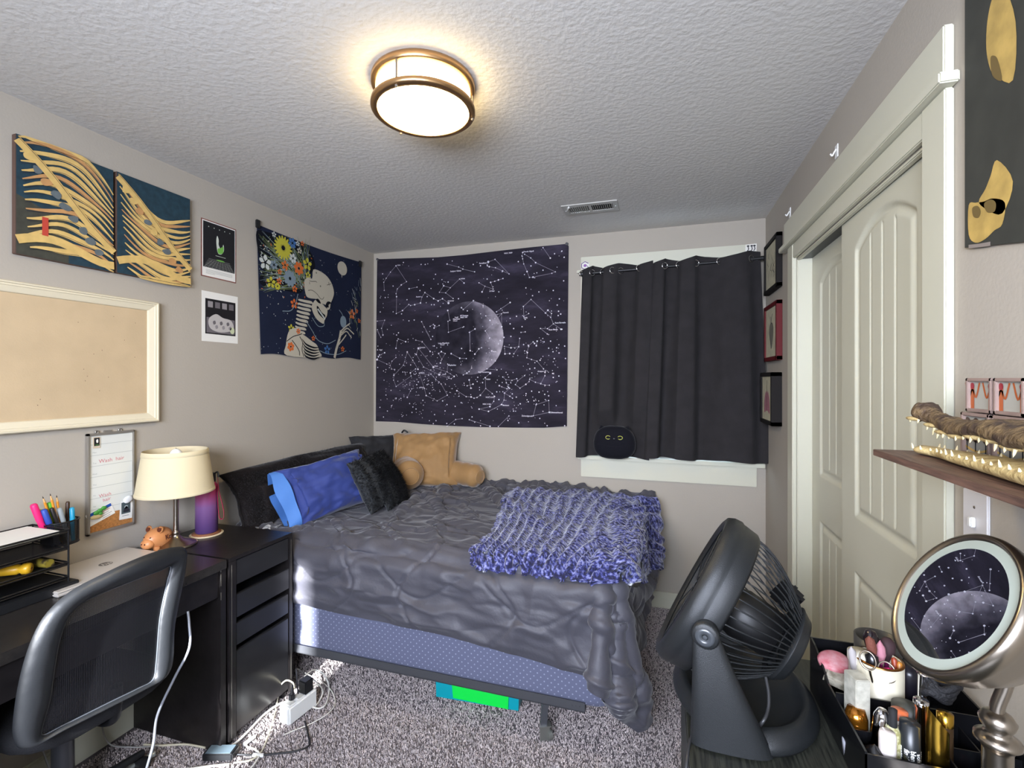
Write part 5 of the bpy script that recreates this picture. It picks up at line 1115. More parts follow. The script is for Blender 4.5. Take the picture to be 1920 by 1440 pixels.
M_meshA = meshmat('tray_mesh', .004, .42, axes=(0, 1)); M_meshB = meshmat('cup_mesh', .0035, .45)
t = thing('letter_tray', (-1.99, .93, dz), 'black wire mesh tiered desk tray at the left edge', 'organizer')
ox0, ox1, oy0, oy1 = -2.10, -1.915, .76, 1.085
m = MB()
for (xx, yy) in ((ox0, oy1), (ox1, oy1), (ox0, oy0), (ox1, oy0)): m.cyl((xx, yy, dz), (xx, yy, .955), .0028, 8)
m.build('post', M_wire, t)
for k, z_ in enumerate((.788, .835, .888, .945)):
    m = MB(); m.tube([(ox0, oy0, z_ + .008), (ox1, oy0, z_ + .008), (ox1, oy1, z_ + .008), (ox0, oy1, z_ + .008)], .0032, 8, closed=True, smooth=False); m.tube([(ox0, oy0, z_), (ox1, oy0, z_), (ox1, oy1, z_), (ox0, oy1, z_)], .0022, 6, closed=True, smooth=False)
    m.bx(ox0, ox1, oy0, oy1, z_ - .0005, z_ + .0005, 1); m.build('tray', [M_wire, M_meshA], t)
m = MB(); m.bx(ox0 + .002, ox1 + .02, oy0, oy1 + .02, dz + .001, dz + .030, bev=.002); m.build('drawer_box', M_black, t)
m = MB(); m.bx(ox0 + .01, ox1 - .01, oy0 + .02, oy1 - .02, .9460, .9545); tag(m.build('paper_stack', M_paper), 'thin stack of white paper on the top tray of the wire organizer', 'paper')
t = thing('screwdriver', (-1.955, 1.04, .84), 'screwdriver with a round yellow handle end in the wire tray', 'screwdriver')
m = MB(); m.lathe((-1.937, .997, .854), [(0, 0), (.015, .001), (.0175, .006), (.017, .02), (.012, .026), (.016, .034), (.016, .085), (.008, .1)], 20, axis=(-.8, -.6, 0)); m.build('handle', mat('tool_yellow', '#d2a224', .35), t)
m = MB(); m.cyl((-2.005, .945, .854), (-2.08, .889, .854), .0035, 8); m.build('shaft', M_chrome, t)
m = MB(); R = basis((.8, .6, 0), (0, 0, 1)); c_ = Vector((-1.9364, .9975, .854)); m.box(c_, (.009, .0022, .001), 0, R); m.box(c_, (.0022, .009, .001), 0, R); m.build('cross_mark', M_pd, t)
m = MB(); m.cyl((-1.935, 1.045, .851), (-2.03, 1.03, .851), .014, 18); tag(m.build('tape_roll', mat('roll_olive', '#8a7a2a', .5, col2='#3a3020', var=.05, vscale=40)), 'dark and olive round tube lying beside the yellow screwdriver', 'tube')
cx_, cy_, cz_ = -2.052, 1.142, .872
t = thing('pen_cup', (cx_, cy_, cz_), 'black mesh pen cup hooked on the wire organizer, full of pens', 'pen cup')
m = MB(); m.lathe((cx_, cy_, cz_), [(.048, 0), (.050, .004), (.050, .082)], 36, 0, sc=(.8, 1)); m.lathe((cx_, cy_, cz_), [(0, 0), (.048, 0)], 36, 1, sc=(.8, 1)); m.build('basket', [M_meshB, M_black], t, fix=False)
m = MB(); m.tube([(cx_ + .8 * .05 * math.cos(q), cy_ + .05 * math.sin(q), cz_ + .083) for q in [k * PI / 18 for k in range(36)]], .003, 8, closed=True); m.tube([(cx_ + .8 * .049 * math.cos(q), cy_ + .049 * math.sin(q), cz_ + .002) for q in [k * PI / 18 for k in range(36)]], .0022, 8, closed=True); m.build('rim', M_wire, t)
m = MB(); m.bx(cx_ + .0, cx_ + .07, cy_ - .062, cy_ - .045, cz_ + .02, cz_ + .05); m.build('hook', M_wire, t)
def pen(name, u, v, r, col, label, cat, tipc=None, foot=(0, 0), group='pens and pencils in the mesh cup'):
    top = at(u, v, 0, cx_ + foot[0] * .3); b = Vector((cx_ + foot[0] * .5, cy_ + foot[1], cz_ + .006)); t = thing(name, b, label, cat, group)
    d = (top - b); L = d.length; d.normalize()
    m = MB()
    if tipc == 'wood':
        m.tube([b, b + d * (L - .022)], r, 6, smooth=False); m.build('barrel', mat(col[0], col[1], .5), t)
        m = MB(); m.lathe(b + d * (L - .022), [(r, 0), (.001, .018)], 10, axis=d); m.build('sharpened_tip', mat('pencil_wood', '#c9a06a', .7), t)
        m = MB(); m.lathe(b + d * (L - .007), [(.0019, 0), (.0004, .008)], 8, axis=d); m.build('lead', M_dark, t)
    else:
        m.tube([b, b + d * (L * .62)], r, 12); m.build('barrel', mat(tipc[0], tipc[1], .4) if tipc else mat(col[0], col[1], .4), t)
        m = MB(); m.lathe(b + d * (L * .60), [(r * 1.1, 0), (r * 1.15, .004), (r * 1.15, L * .36), (r * .8, L * .395), (0, L * .4)], 14, axis=d); m.build('cap', mat(col[0], col[1], .4), t)
pen('highlighter', 62, 945, .009, ('pink_fluo', '#e0216b'), 'pink capped highlighter at the left of the mesh cup', 'pen', None, (.01, -.036))
pen('highlighter', 73, 956, .008, ('yellow_fluo', '#b9bf28'), 'yellow capped highlighter between the pink and blue pens', 'pen', None, (-.02, -.02))
pen('marker', 81, 955, .008, ('blue_cap', '#2b4a9e'), 'blue capped marker in the mesh cup', 'pen', None, (.03, -.02))
pen('pencil', 80, 931, .0038, ('pencil_orange', '#d78b23'), 'sharpened yellow pencil standing farthest left in the cup', 'pencil', 'wood', (0, -.01))
pen('pencil', 94, 926, .0038, ('pencil_orange', '#d78b23'), 'sharpened yellow pencil standing tallest in the cup', 'pencil', 'wood', (.01, .0))
pen('pencil', 106, 929, .0038, ('pencil_orange', '#d78b23'), 'sharpened yellow pencil standing right of the tallest one', 'pencil', 'wood', (-.01, .005))
pen('marker', 92, 942, .0075, ('green_cap', '#5fae2f'), 'bright green capped pen between the pencils', 'pen', None, (-.03, 0))
pen('pen', 96, 952, .0055, ('dark_cap', '#1d1716'), 'shiny black pen in the middle of the cup', 'pen', None, (.04, 0))
pen('pen', 111, 952, .0065, ('grey_cap', '#8c9190'), 'grey pen at the right of the cup', 'pen', None, (.04, .012))
pen('pen', 127, 940, .0055, ('brown_cap', '#3a2618'), 'dark brown pen leaning right in the cup', 'pen', None, (-.02, .02))
pen('pen', 135, 951, .0065, ('teal_cap', '#1f8fb0'), 'teal pen leaning farthest right in the cup', 'pen', None, (.03, .026))

# ------------------------------------------------------------------ office chair
xb = -1.578
t = thing('office_chair', (-1.80, 1.03, 0), 'black mesh back office chair pushed under the desk', 'chair')
def cl(pts): return [at(u, v, 0, xb) for u, v in pts]
OUT = [(352, 1032), (330, 1026), (290, 1034), (240, 1052), (180, 1080), (130, 1108), (88, 1148), (62, 1195), (42, 1260), (30, 1330), (28, 1385), (48, 1404), (110, 1368), (200, 1322), (270, 1287), (308, 1266), (323, 1238), (327, 1170), (346, 1085)]
INN = [(320, 1063), (300, 1069), (262, 1082), (222, 1097), (180, 1114), (150, 1130), (125, 1155), (110, 1195), (100, 1250), (92, 1310), (78, 1362), (80, 1378), (118, 1358), (200, 1316), (255, 1290), (284, 1274), (291, 1240), (298, 1160), (312, 1095)]
o3 = smooth_path(cl(OUT), 4, True); i3 = smooth_path(cl(INN), 4, True)
cyc, czc = sum(p.y for p in o3) / len(o3), sum(p.z for p in o3) / len(o3)
def curve(p, dx):   # gentle wrap of the backrest, bowed away from the sitter
    q = Vector(p); q.x = xb + dx + .02 * (1 - ((q.y - cyc) / .25) ** 2) - .012; return q
rows = []
for (f, dx) in ((0, 0), (.06, .012), (.25, .021), (.6, .021), (.92, .012), (1, .004), (1, -.006), (.6, -.012), (.2, -.010), (0, 0)): rows.append([curve(o3[k].lerp(i3[k], f), dx) for k in range(len(o3))])
m = MB(); m.grid(rows, closed=True)
m.build('back_frame', mat('black_leatherette', '#1e2023', .46, bump=.35, bscale=28, bdetail=6, spec=.6), t)
m = MB(); ic = Vector((xb, cyc - .0, czc)); rows = []
for j in range(14): f = j / 13; rows.append([curve(ic.lerp(p, max(f, .01)), -.001 - .0 * f) for p in i3])
m.grid(rows, closed=True); m.build('mesh_panel', meshmat('chair_mesh', .0042, .36, '#202024', .35), t, fix=False)
m = MB(); st_ = [curve(p.lerp(q, .0), .003) for p, q in zip(i3, i3)]; m.tube(st_, .0022, 6, closed=True); m.build('piping', mat('piping_grey', '#4e5258', .4), t)
m = MB(); m.ell((-1.80, 1.03, .455), (.215, .215, .042), p=.6); m.build('seat', mat('seat_cloth', '#17171a', .9, bump=.4, bscale=300), t)
m = MB(); m.bx(-1.92, -1.70, .93, 1.13, .385, .412, bev=.004); m.build('tilt_plate', M_black, t)
m = MB(); rows = smooth_path([(-1.75, 1.03, .40), (-1.64, 1.03, .405), (-1.605, 1.03, .44), (-1.60, 1.03, .52)], 6); m.tube(rows, .018, 12); m.build('back_bracket', M_black, t)
m = MB(); m.cyl((-1.845, 1.03, .385), (-1.845, 1.03, .24), .0145, 18); m.build('piston', M_chrome, t)
m = MB(); m.lathe((-1.845, 1.03, .07), [(.0, 0), (.030, 0), (.030, .03), (.028, .235), (.030, .245), (.022, .247), (0, .247)], 24); m.build('column_cover', mat('column_grey', '#55565a', .35, .6), t)
for k in range(5):
    q = k * 2 * PI / 5 + .35; dv = Vector((math.cos(q), math.sin(q), 0)); c_ = Vector((-1.845, 1.03, .085))
    m = MB(); m.tube([c_ + dv * .02, c_ + dv * .14 + Vector((0, 0, -.008)), c_ + dv * .255 + Vector((0, 0, -.022))], [.020, .016, .012], 10); lg = m.build('leg', M_black, t)
    e = c_ + dv * .25; m = MB(); m.cyl(e + Vector((0, 0, -.02)) + dv.cross(Vector((0, 0, 1))) * -.018 + Vector((0, 0, -.04)), e + Vector((0, 0, -.02)) + dv.cross(Vector((0, 0, 1))) * .018 + Vector((0, 0, -.04)), .024, 16); m.build('caster', M_black, lg)
# ------------------------------------------------------------------ power strip, adapter and cords on the carpet
M_wcord = mat('white_cord', '#d8d5cc', .5); M_bcord = mat('black_cord', '#1b1b1e', .5); M_gcord = mat('grey_cord', '#a3a19c', .5)
F = lambda u, v, z=.006: at(u, v, 2, z)
ps = F(560, 1330, .02); psz = .0
t = thing('power_strip', (ps.x, ps.y, 0), 'white power strip standing on the carpet beside the drawer unit', 'power strip')
R = rotm(0, 0, -.12); m = MB(); m.box((ps.x, ps.y, .040), (.062, .15, .075), 0, R, .006); m.build('body', M_white, t)
m = MB()
for k in range(3): m.box(Vector((ps.x, ps.y, .0785)) + R @ Vector((0, -.045 + .045 * k, 0)), (.034, .030, .002), 0, R)
m.build('socket', mat('socket_grey', '#bdbdb8', .4), t)
m = MB(); m.box(Vector((ps.x, ps.y, .095)) + R @ Vector((.005, .035, .012)), (.045, .045, .055), 0, R, .004); tag(m.build('charger', M_black), 'black wall charger plugged into the white power strip', 'charger')
m = MB(); m.box(Vector((ps.x, ps.y, .092)) + R @ Vector((-.008, -.030, .0)), (.022, .022, .030), 0, R, .004); m.tube([Vector((ps.x - .008, ps.y - .03, .105)), Vector((ps.x - .008, ps.y - .028, .14))], [.008, .004], 10); tag(m.build('plug', M_bcord), 'black plug standing in the white power strip', 'plug')
def cord(name, pts, r, M, label, zs=None, extra=None):
    P = []
    for i, p in enumerate(pts): P.append(at(p[0], p[1], 2, p[2] if len(p) > 2 else r + .003) if len(p) < 4 else Vector(p[:3]))
    m = MB(); m.tube(smooth_path(P, 8), r, 8)
    if extra: extra(m, P)
    return tag(m.build(name, M), label, 'cord')
cord('cord', [(536, 1316, .05), (520, 1322, .02), (495, 1340), (470, 1366), (448, 1388), (428, 1402)], .0045, M_wcord, 'thick white cord running from the power strip down to the adapter')
cord('cord', [(552, 1290, .11), (549, 1280, .12), (536, 1276, .11), (524, 1290, .06), (519, 1320), (512, 1350), (500, 1388), (488, 1412), (470, 1425), (440, 1430)], .0032, mat('beige_cord', '#b9b29c', .5), 'beige cord arching left from the power strip and lying on the carpet')
cord('cord', [(566, 1285, .11), (572, 1268, .12), (590, 1256, .10), (608, 1266, .06), (617, 1290), (612, 1318), (600, 1328), (585, 1326)], .0034, M_wcord, 'white cord looping over the right side of the power strip')
cord('cord', [(585, 1287, .09), (598, 1284, .08), (605, 1296, .03), (600, 1312), (590, 1326)], .0034, M_wcord, 'short white cord bending behind the black charger')
cord('cord', [(572, 1262, .07), (600, 1276, .02), (622, 1296), (628, 1320), (612, 1340), (580, 1358), (555, 1368), (532, 1378)], .0022, M_wcord, 'thin white charging cord curving right of the strip with its tip on the carpet')
cord('cord', [(559, 1300, .13), (556, 1262, .14), (558, 1254, .12), (575, 1266, .05), (600, 1284)], .0032, M_bcord, 'black cord rising from the plug and bending right')
cord('cord', [(572, 1352), (578, 1380), (579, 1398), (555, 1408), (520, 1413), (485, 1416), (458, 1415), (436, 1414)], .0035, M_bcord, 'black adapter cord crossing the carpet')
cord('cord', [(470, 1380), (462, 1398), (478, 1405), (486, 1414), (480, 1428), (465, 1445), (440, 1460)], .0034, M_wcord, 'white cord making a small loop right of the adapter')
cord('cord', [(385, 1402), (350, 1396), (320, 1397), (300, 1398), (270, 1396)], .004, mat('beige_cord', '#b9b29c', .5), 'beige cord running left from the adapter under the desk')
cord('cord', [(430, 1433), (400, 1436), (350, 1442)], .004, M_wcord, 'white cord at the bottom edge of the photo below the adapter')
cord('cord', [(-2.118, 1.10, .70, 0), (-2.115, 1.10, .40, 0), (-2.10, 1.11, .16, 0), (-2.04, 1.13, .03, 0), (-1.95, 1.16, .008, 0), (-1.80, 1.22, .008, 0)], .0032, M_gcord, 'grey cord hanging down the wall nearer the chair column')
cord('cord', [(-2.118, 1.30, .70, 0), (-2.115, 1.30, .40, 0), (-2.112, 1.30, .20, 0), (-2.08, 1.305, .04, 0), (-2.00, 1.34, .008, 0), (-1.90, 1.38, .008, 0)], .0028, M_gcord, 'grey cord hanging down the wall nearer the desk side panel')
cord('cord', [(-1.60, 1.262, .64, 0), (-1.585, 1.255, .60, 0), (-1.56, 1.235, .53, 0), (-1.585, 1.20, .44, 0), (-1.62, 1.17, .33, 0), (-1.60, 1.14, .25, 0), (-1.63, 1.12, .12, 0), (-1.66, 1.10, .02, 0)], .0042, mat('silver_cord', '#85888f', .3), 'silver grey cord hanging beside the chair back')
ad = F(414, 1412, .015); t = thing('power_adapter', (ad.x, ad.y, 0), 'black laptop power adapter with a grey label lying on the carpet', 'power adapter')
R = rotm(0, 0, .25); m = MB(); m.box((ad.x, ad.y, .016), (.052, .115, .028), 0, rotm(0, 0, -1.25), .004); m.build('body', M_black, t)
m = MB(); m.box((ad.x, ad.y, .0305), (.042, .095, .001), 0, rotm(0, 0, -1.25)); m.build('label_plate', mat('label_slate', '#5b6a72', .4), t)
e = F(484, 1416, .006); m = MB(); m.box(e, (.045, .012, .010), 0, rotm(0, 0, .25), .002); tag(m.build('cord_wrap', M_white), 'white wrap round the black adapter cord', 'cable wrap')
e = F(466, 1390, .010); m = MB(); m.cyl(e + Vector((-.004, -.02, 0)), e + Vector((.006, .025, .004)), .007, 10); tag(m.build('cord_connector', M_white), 'white cord connector standing at the small loop', 'connector')
# grey chrome arc: chair ring / tubing on the floor near the bottom
P = [F(225, 1462, .03), F(245, 1440, .03), F(268, 1425, .03), F(290, 1413, .03)]
m = MB(); m.tube(smooth_path(P, 6), [.010] * 19, 10); tag(m.build('cable_sleeve', mat('sleeve_silver', '#9a9e98', .25, .5)), 'pale silver cable sleeve lying on the carpet under the desk', 'cable sleeve')

# ------------------------------------------------------------------ green storage bin under the bed
g0, g1 = F(818, 1306, .0), F(972, 1333, .0)
t = thing('storage_bin', ((g0.x + g1.x) / 2, (g0.y + g1.y) / 2 + .1, 0), 'teal storage bin with a bright green front under the bed', 'storage bin')
dv = (g1 - g0).normalized(); nv = Vector((-dv.y, dv.x, 0)); L = (g1 - g0).length
def gp(a, b, z): q = g0 + dv * a + nv * b; return (q.x, q.y, z)
m = MB(); o_ = .012
m.prism([gp(0, 0, .0), gp(L, 0, .0), gp(L + .004, 0, .118), gp(-.004, 0, .118)], nv * .26); m.prism([gp(-.010, -.008, .118), gp(L + .010, -.008, .118), gp(L + .010, -.008, .128), gp(-.010, -.008, .128)], nv * .276); m.build('tub', mat('bin_teal', '#0f9aa6', .3, spec=.6), t)
m = MB(); q = [gp(.085, -.003, .012), gp(L - .045, -.003, .004), gp(L - .042, -.003, .110), gp(.075, -.003, .112)]; m.prism(q, nv * -.004); m.build('front_panel', mat('bin_green', '#16e04c', .35), t)
m = MB(); m.prism([gp(.010, -.010, .092), gp(.07, -.010, .092), gp(.07, -.010, .112), gp(.010, -.010, .112)], nv * -.003); m.build('latch', mat('bin_pale', '#7ad0d8', .3), t)

# ------------------------------------------------------------------ dresser in the near right corner
TX, TZ = .052, .752
M_dress = mat('black_woodgrain', '#1e1f1a', .42, spec=.5)
def woodgrain(m_, c1, c2, sc_=(40, 3, 40)):
    nt = m_.node_tree; N = nt.nodes; Lk = nt.links; tc = N.new('ShaderNodeTexCoord'); mp = N.new('ShaderNodeMapping'); mp.inputs['Scale'].default_value = sc_; Lk.new(tc.outputs['Object'], mp.inputs[0])
    n_ = N.new('ShaderNodeTexNoise'); n_.inputs['Scale'].default_value = 6; n_.inputs['Detail'].default_value = 5; Lk.new(mp.outputs[0], n_.inputs['Vector'])
    r = N.new('ShaderNodeValToRGB'); r.color_ramp.elements[0].position = .35; r.color_ramp.elements[1].position = .65; r.color_ramp.elements[0].color = (*lin(c1), 1); r.color_ramp.elements[1].color = (*lin(c2), 1); Lk.new(n_.outputs['Fac'], r.inputs['Fac']); Lk.new(r.outputs[0], N['Principled BSDF'].inputs['Base Color'])
    bp = N.new('ShaderNodeBump'); bp.inputs['Strength'].default_value = .4; bp.inputs['Distance'].default_value = .001; Lk.new(n_.outputs['Fac'], bp.inputs['Height']); Lk.new(bp.outputs[0], N['Principled BSDF'].inputs['Normal'])
woodgrain(M_dress, '#141512', '#2c2d26', (40, 3, 40))
t = thing('dresser', (.32, .75, 0), 'black woodgrain dresser in the near right corner carrying the fan', 'dresser')
m = MB(); m.bx(TX, XR - .02, .10, 1.372, TZ - .022, TZ, bev=.001); m.build('top', M_dress, t)
m = MB(); m.bx(TX + .012, TX + .03, .11, 1.36, .0, TZ - .022); m.bx(XR - .04, XR - .022, .11, 1.36, 0, TZ - .022); m.bx(TX + .012, XR - .022, 1.345, 1.36, 0, TZ - .022); m.bx(TX + .012, XR - .022, .11, .125, 0, TZ - .022); m.build('carcass', M_dress, t)
for k in range(3): m = MB(); m.bx(TX + .0, TX + .012, .74, 1.355, .06 + k * .222, .27 + k * .222, bev=.001); m.build('drawer', M_dress, t)

# ------------------------------------------------------------------ fan
Afan, Ef = math.radians(10), math.radians(27)
C = Vector((.115, 1.174, .968)); fw = Vector((-math.cos(Afan) * math.cos(Ef), math.sin(Afan) * math.cos(Ef), math.sin(Ef)))
side = Vector((math.sin(Afan), math.cos(Afan), 0)); upv = side.cross(fw); 
if upv.z < 0: upv = -upv
M_fan = mat('fan_black_plastic', '#1a1c1d', .40, bump=.25, bscale=900, spec=.5); M_fanb = mat('fan_inner_black', '#0b0b0c', .5)
t = thing('fan', (.17, 1.17, TZ), 'black tilting table fan seen from behind on the dresser', 'fan')
Rr = .172
def fp(h, r, a): return C + fw * h + (upv * math.cos(a) + side * math.sin(a)) * r
m = MB(); m.lathe(C, [(Rr - .022, .046), (Rr - .012, .055), (Rr - .001, .051), (Rr + .006, .038), (Rr + .007, .022), (Rr + .003, .016), (Rr + .0035, .014), (Rr - .001, -.016), (Rr - .006, -.022), (Rr - .012, -.020), (Rr - .010, .035), (Rr - .022, .046)], 72, axis=fw); m.build('front_ring', M_fan, t)
# rear grille of curved ribs
m = MB(); nr = 54
def gr(s): return Rr - .010 - (Rr - .072) * s ** 1.55, -.020 - .150 * s ** .92
for k in range(nr):
    a = 2 * PI * k / nr; P = []
    for j in range(9): s_ = j / 8; r, h = gr(s_); P.append(fp(h, r, a + .10 * s_))
    m.tube(P, .0017, 6)
for s_ in (.0, .98): r, h = gr(s_); m.tube([fp(h, r, 2 * PI * k / 48) for k in range(48)], .003, 6, closed=True)
m.build('rear_grille', M_fan, t)
m = MB(); m.lathe(C, [(.085, -.158), (.074, -.172), (.070, -.178), (.0, -.180)], 40, axis=fw); m.lathe(C, [(.068, -.155), (.080, -.150), (.085, -.158)], 40, axis=fw); m.build('rear_cap', M_fan, t)
m = MB(); m.lathe(C, [(.058, -.1805), (.0, -.1812)], 32, axis=fw); m.build('rear_badge', mat('badge_tan', '#8a7262', .5), t)
m = MB(); hp = [fp(-.085, .150, a) for a in (-1.0, -.75, -.5)]
hc_ = fp(-.135, .108, .95); R = basis((fp(-.135, .108, .95) - fp(-.10, 0, .95)).normalized(), fw); m.box(hc_, (.055, .075, .022), 0, R, .006); m.build('handle_recess', M_fanb, t)
m = MB(); m.box(hc_ + R @ Vector((0, 0, .014)), (.016, .062, .010), 0, R, .004); m.build('control_knob', M_fan, t)
m = MB(); m.lathe(C, [(.0, -.14), (.050, -.135), (.055, -.06), (.045, -.03), (0, -.025)], 28, axis=fw); m.build('motor_housing', M_fanb, t)
m = MB(); m.lathe(C, [(0, .02), (.032, .015), (.036, -.01), (0, -.02)], 24, axis=fw); m.build('hub', M_fan, t)
for k in range(3):
    m = MB(); rows = []
    for j in range(8):
        r = .034 + j / 7 * .112; rows.append([fp(.018 * math.cos((i / 6 - .5) * 2) - .022 * (i / 6) - .005, r, 2 * PI * k / 3 + (i / 6) * (.9 + .3 * j / 7) - .1 * j / 7) for i in range(7)])
    m.grid(rows); m.build('blade', mat('blade_grey', '#3a3c3e', .3), t, fix=False)
m = MB()
for k in range(10): r = .03 + k * .0135; m.tube([fp(.042, r, 2 * PI * q / 48) for q in range(48)], .0014, 5, closed=True)
for k in range(8): a = 2 * PI * k / 8; m.tube([fp(.042, .02, a), fp(.044, Rr - .016, a)], .002, 5)
m.build('front_grille', M_fan, t)
# yoke: two tapering arms and a curved base
for s_, nm in ((-1, 'near'), (1, 'far')):
    piv = C + side * s_ * (Rr + .012) + Vector((-.0, 0, 0)); m = MB(); rows = []
    foot = Vector((C.x + .045, C.y, TZ + .004)) + side * s_ * (.178 if s_ < 0 else .172)
    for j in range(13):
        f = j / 12; c_ = piv.lerp(foot, f); w = .024 + .050 * f ** 1.1 + (.045 * f if s_ > 0 else 0); th = .010 + .016 * f; row = []
        for i in range(20):
            q = 2 * PI * i / 20; row.append(c_ + Vector((math.copysign(abs(math.cos(q)) ** .7, math.cos(q)) * w, 0, 0)) + side * (math.copysign(abs(math.sin(q)) ** .7, math.sin(q)) * th + s_ * .004 * math.sin(PI * f)))
        rows.append(row)
    m.grid(rows, closed=True); m.add(rows[-1], [tuple(range(20))])
    rows = []
    for h, rr_ in ((-.010, .0), (-.012, .024), (.010, .026), (.014, .022), (.014, .0)): rows.append((rr_, h))
    m.lathe(piv, rows, 28, axis=side * s_); m.build('arm', M_fan, t)
    m = MB(); m.lathe(piv, [(.018, .0145), (.016, .0175), (.007, .0175), (.006, .014), (0, .014)], 28, axis=side * s_); m.lathe(piv + side * s_ * .015, [(0, .001), (.004, .0005)], 12, axis=side * s_); m.build('pivot_cap', mat('pivot_grey', '#3a3d40', .3, spec=.6), t)
m = MB(); bc = Vector((C.x + .058, C.y - .0, TZ)); prof = [(0, .001), (1.0, .001), (1.03, .010), (1.0, .022), (.93, .034), (.86, .040), (.80, .030), (.70, .020), (0, .018)]
m.lathe(bc, [(p[0] * .165, p[1]) for p in prof], 60, sc=(.86, 1.10)); m.build('base', M_fan, t)
P = [at(1436, 1270, 1, 1.07), at(1441, 1300, 1, 1.05), at(1440, 1330, 1, 1.03), at(1428, 1356, 1, 1.01), at(1400, 1376, 2, TZ + .004), at(1330, 1382, 2, TZ + .004), at(1297, 1383, 2, TZ + .004), Vector((TX - .006, .945, TZ - .01)), Vector((TX - .010, .925, TZ - .06)), Vector((TX - .008, .90, .55)), Vector((TX - .01, .9, .2)), Vector((TX - .02, .92, .008))]
m = MB(); m.tube(smooth_path(P, 8), .0032, 8); tag(m.build('cord', mat('fan_cord_grey', '#2a2a2b', .4)), 'black fan cord falling over the left edge of the dresser', 'cord')

# ------------------------------------------------------------------ makeup mirror
Mc = Vector((.405, .85, 1.139)); nrm = Vector((-.865, -.03, .50)).normalized(); MRr = .1075
mh = Vector((0, 0, 1)); Rm = basis(nrm, (0, 1, 0))
t = thing('makeup_mirror', (.46, .86, TZ), 'round lighted makeup mirror in a brushed nickel housing on a stand', 'mirror')
m = MB(); m.lathe(Mc, [(MRr - .0065, .001), (MRr - .002, .006), (MRr + .003, .004), (MRr + .005, -.004), (MRr + .004, -.014), (MRr - .001, -.020), (MRr * .93, -.040), (MRr * .74, -.070), (MRr * .50, -.088), (.0, -.096)], 72, axis=nrm); m.build('housing', M_steel, t)
m = MB(); m.lathe(Mc, [(MRr - .006, .0008), (MRr * .805, .0016)], 72, axis=nrm); m.build('light_ring', mat('frosted_ring', '#9ea69c', .35, spec=.5), t, fix=False)
m = MB(); m.lathe(Mc, [(MRr * .81, .0014), (0, .0014)], 72, axis=nrm, smooth=False); m.build('mirror_glass', mat('mirror_glass', '#d9dde2', .0, 1), t, fix=False)
pb_ = Vector((.462, .86, TZ)); hb = Mc - nrm * .085; ptop = Vector((pb_.x, pb_.y, .975))
m = MB(); m.tube(smooth_path([ptop, ptop + Vector((0, 0, .018)), hb.lerp(ptop, .5) + Vector((0, 0, -.004)), hb], 6), .0085, 14); m.ell(hb, (.016, .016, .016)); m.build('swivel_neck', M_steel, t)
m = MB(); m.lathe(pb_, [(.017, .02), (.017, .178), (.020, .186), (.026, .190), (.026, .196), (.018, .200), (.013, .204), (.019, .214), (.021, .222), (.016, .230), (.008, .234), (.0, .235)], 36); m.build('pole', M_steel, t)
m = MB(); m.lathe(pb_, [(0, .001), (.066, .001), (.068, .004), (.062, .010), (.040, .016), (.022, .022), (.017, .030)], 44); m.build('base', M_steel, t)

# ------------------------------------------------------------------ cosmetics organiser and what stands in it
ox0, oy0, oy1, oz = .327, .938, 1.245, .838
ox1 = XR - .028
M_org = mat('organizer_black', '#0f0f11', .22, spec=.6)
t = thing('makeup_organizer', ((ox0 + ox1) / 2, (oy0 + oy1) / 2, TZ), 'glossy black divided makeup organizer tray on the dresser', 'organizer')
m = MB(); w = .0035; m.bx(ox0, ox1, oy0, oy1, TZ + .001, TZ + .006)
m.bx(ox0, ox1, oy0, oy0 + w, TZ + .006, oz - .004); m.bx(ox1 - w, ox1, oy0, oy1, TZ + .006, oz)
sidep = [(oy0, TZ + .006), (oy1, TZ + .006), (oy1, .872), (oy1 - .03, .870), (oy1 - .07, .860), (oy1 - .10, .848), (oy1 - .12, oz), (oy0, oz)]
m.prism([(ox0, p[0], p[1]) for p in sidep], (w, 0, 0)); m.bx(ox0, ox1, oy1 - w, oy1, TZ + .006, .872)
m.build('tray', M_org, t)
m = MB()
for xx in (.395, .462, .520): m.bx(xx, xx + .0025, oy0 + w, 1.075, TZ + .006, oz - .012)
m.bx(ox0, ox1, 1.010, 1.0125, TZ + .006, oz - .012); m.bx(ox0, ox1, 1.075, 1.078, TZ + .006, oz + .012)
m.build('divider', M_org, t)
ZB = TZ + .007
def item(name, u, v, y, prof, mats, label, cat, tilt=(0, 0), group=None, parts=None, z=ZB, n=24):
    """small turned item whose top centre shows at (u, v) at depth y; parts = [(part, profile index range, material)]"""
    p = at(u, v, 1, y); base = Vector((p.x, y, z)); H = max(.01, p.z - z)
    ax = Vector((tilt[0], tilt[1], 1)).normalized(); t = thing(name, base, label, cat, group)
    for (nm, pr, M_) in parts: m = MB(); m.lathe(base, [(r, h * H) for r, h in pr], n, axis=ax); m.build(nm, M_, t)
    return t
M_rose = mat('rose_gold', '#9c6a3a', .2, 1); M_amber = mat('amber_gold', '#a86a1c', .18, .9, coat=.5); M_ivory = mat('ivory_plastic', '#cfc8b4', .35); M_orange = mat('orange_cap', '#cf6a3e', .4)
item('perfume_cap', 1605, 1325, 1.035, None, None, 'shiny amber gold domed cap on a pale base, front left of the organizer', 'cosmetics', parts=[('cap', [(.016, .35), (.0185, .5), (.0185, .8), (.014, .97), (0, 1)], M_amber), ('pale_base', [(0, 0), (.020, 0), (.022, .3), (.018, .36), (0, .36)], mat('base_pale', '#a3a4ac', .3))])
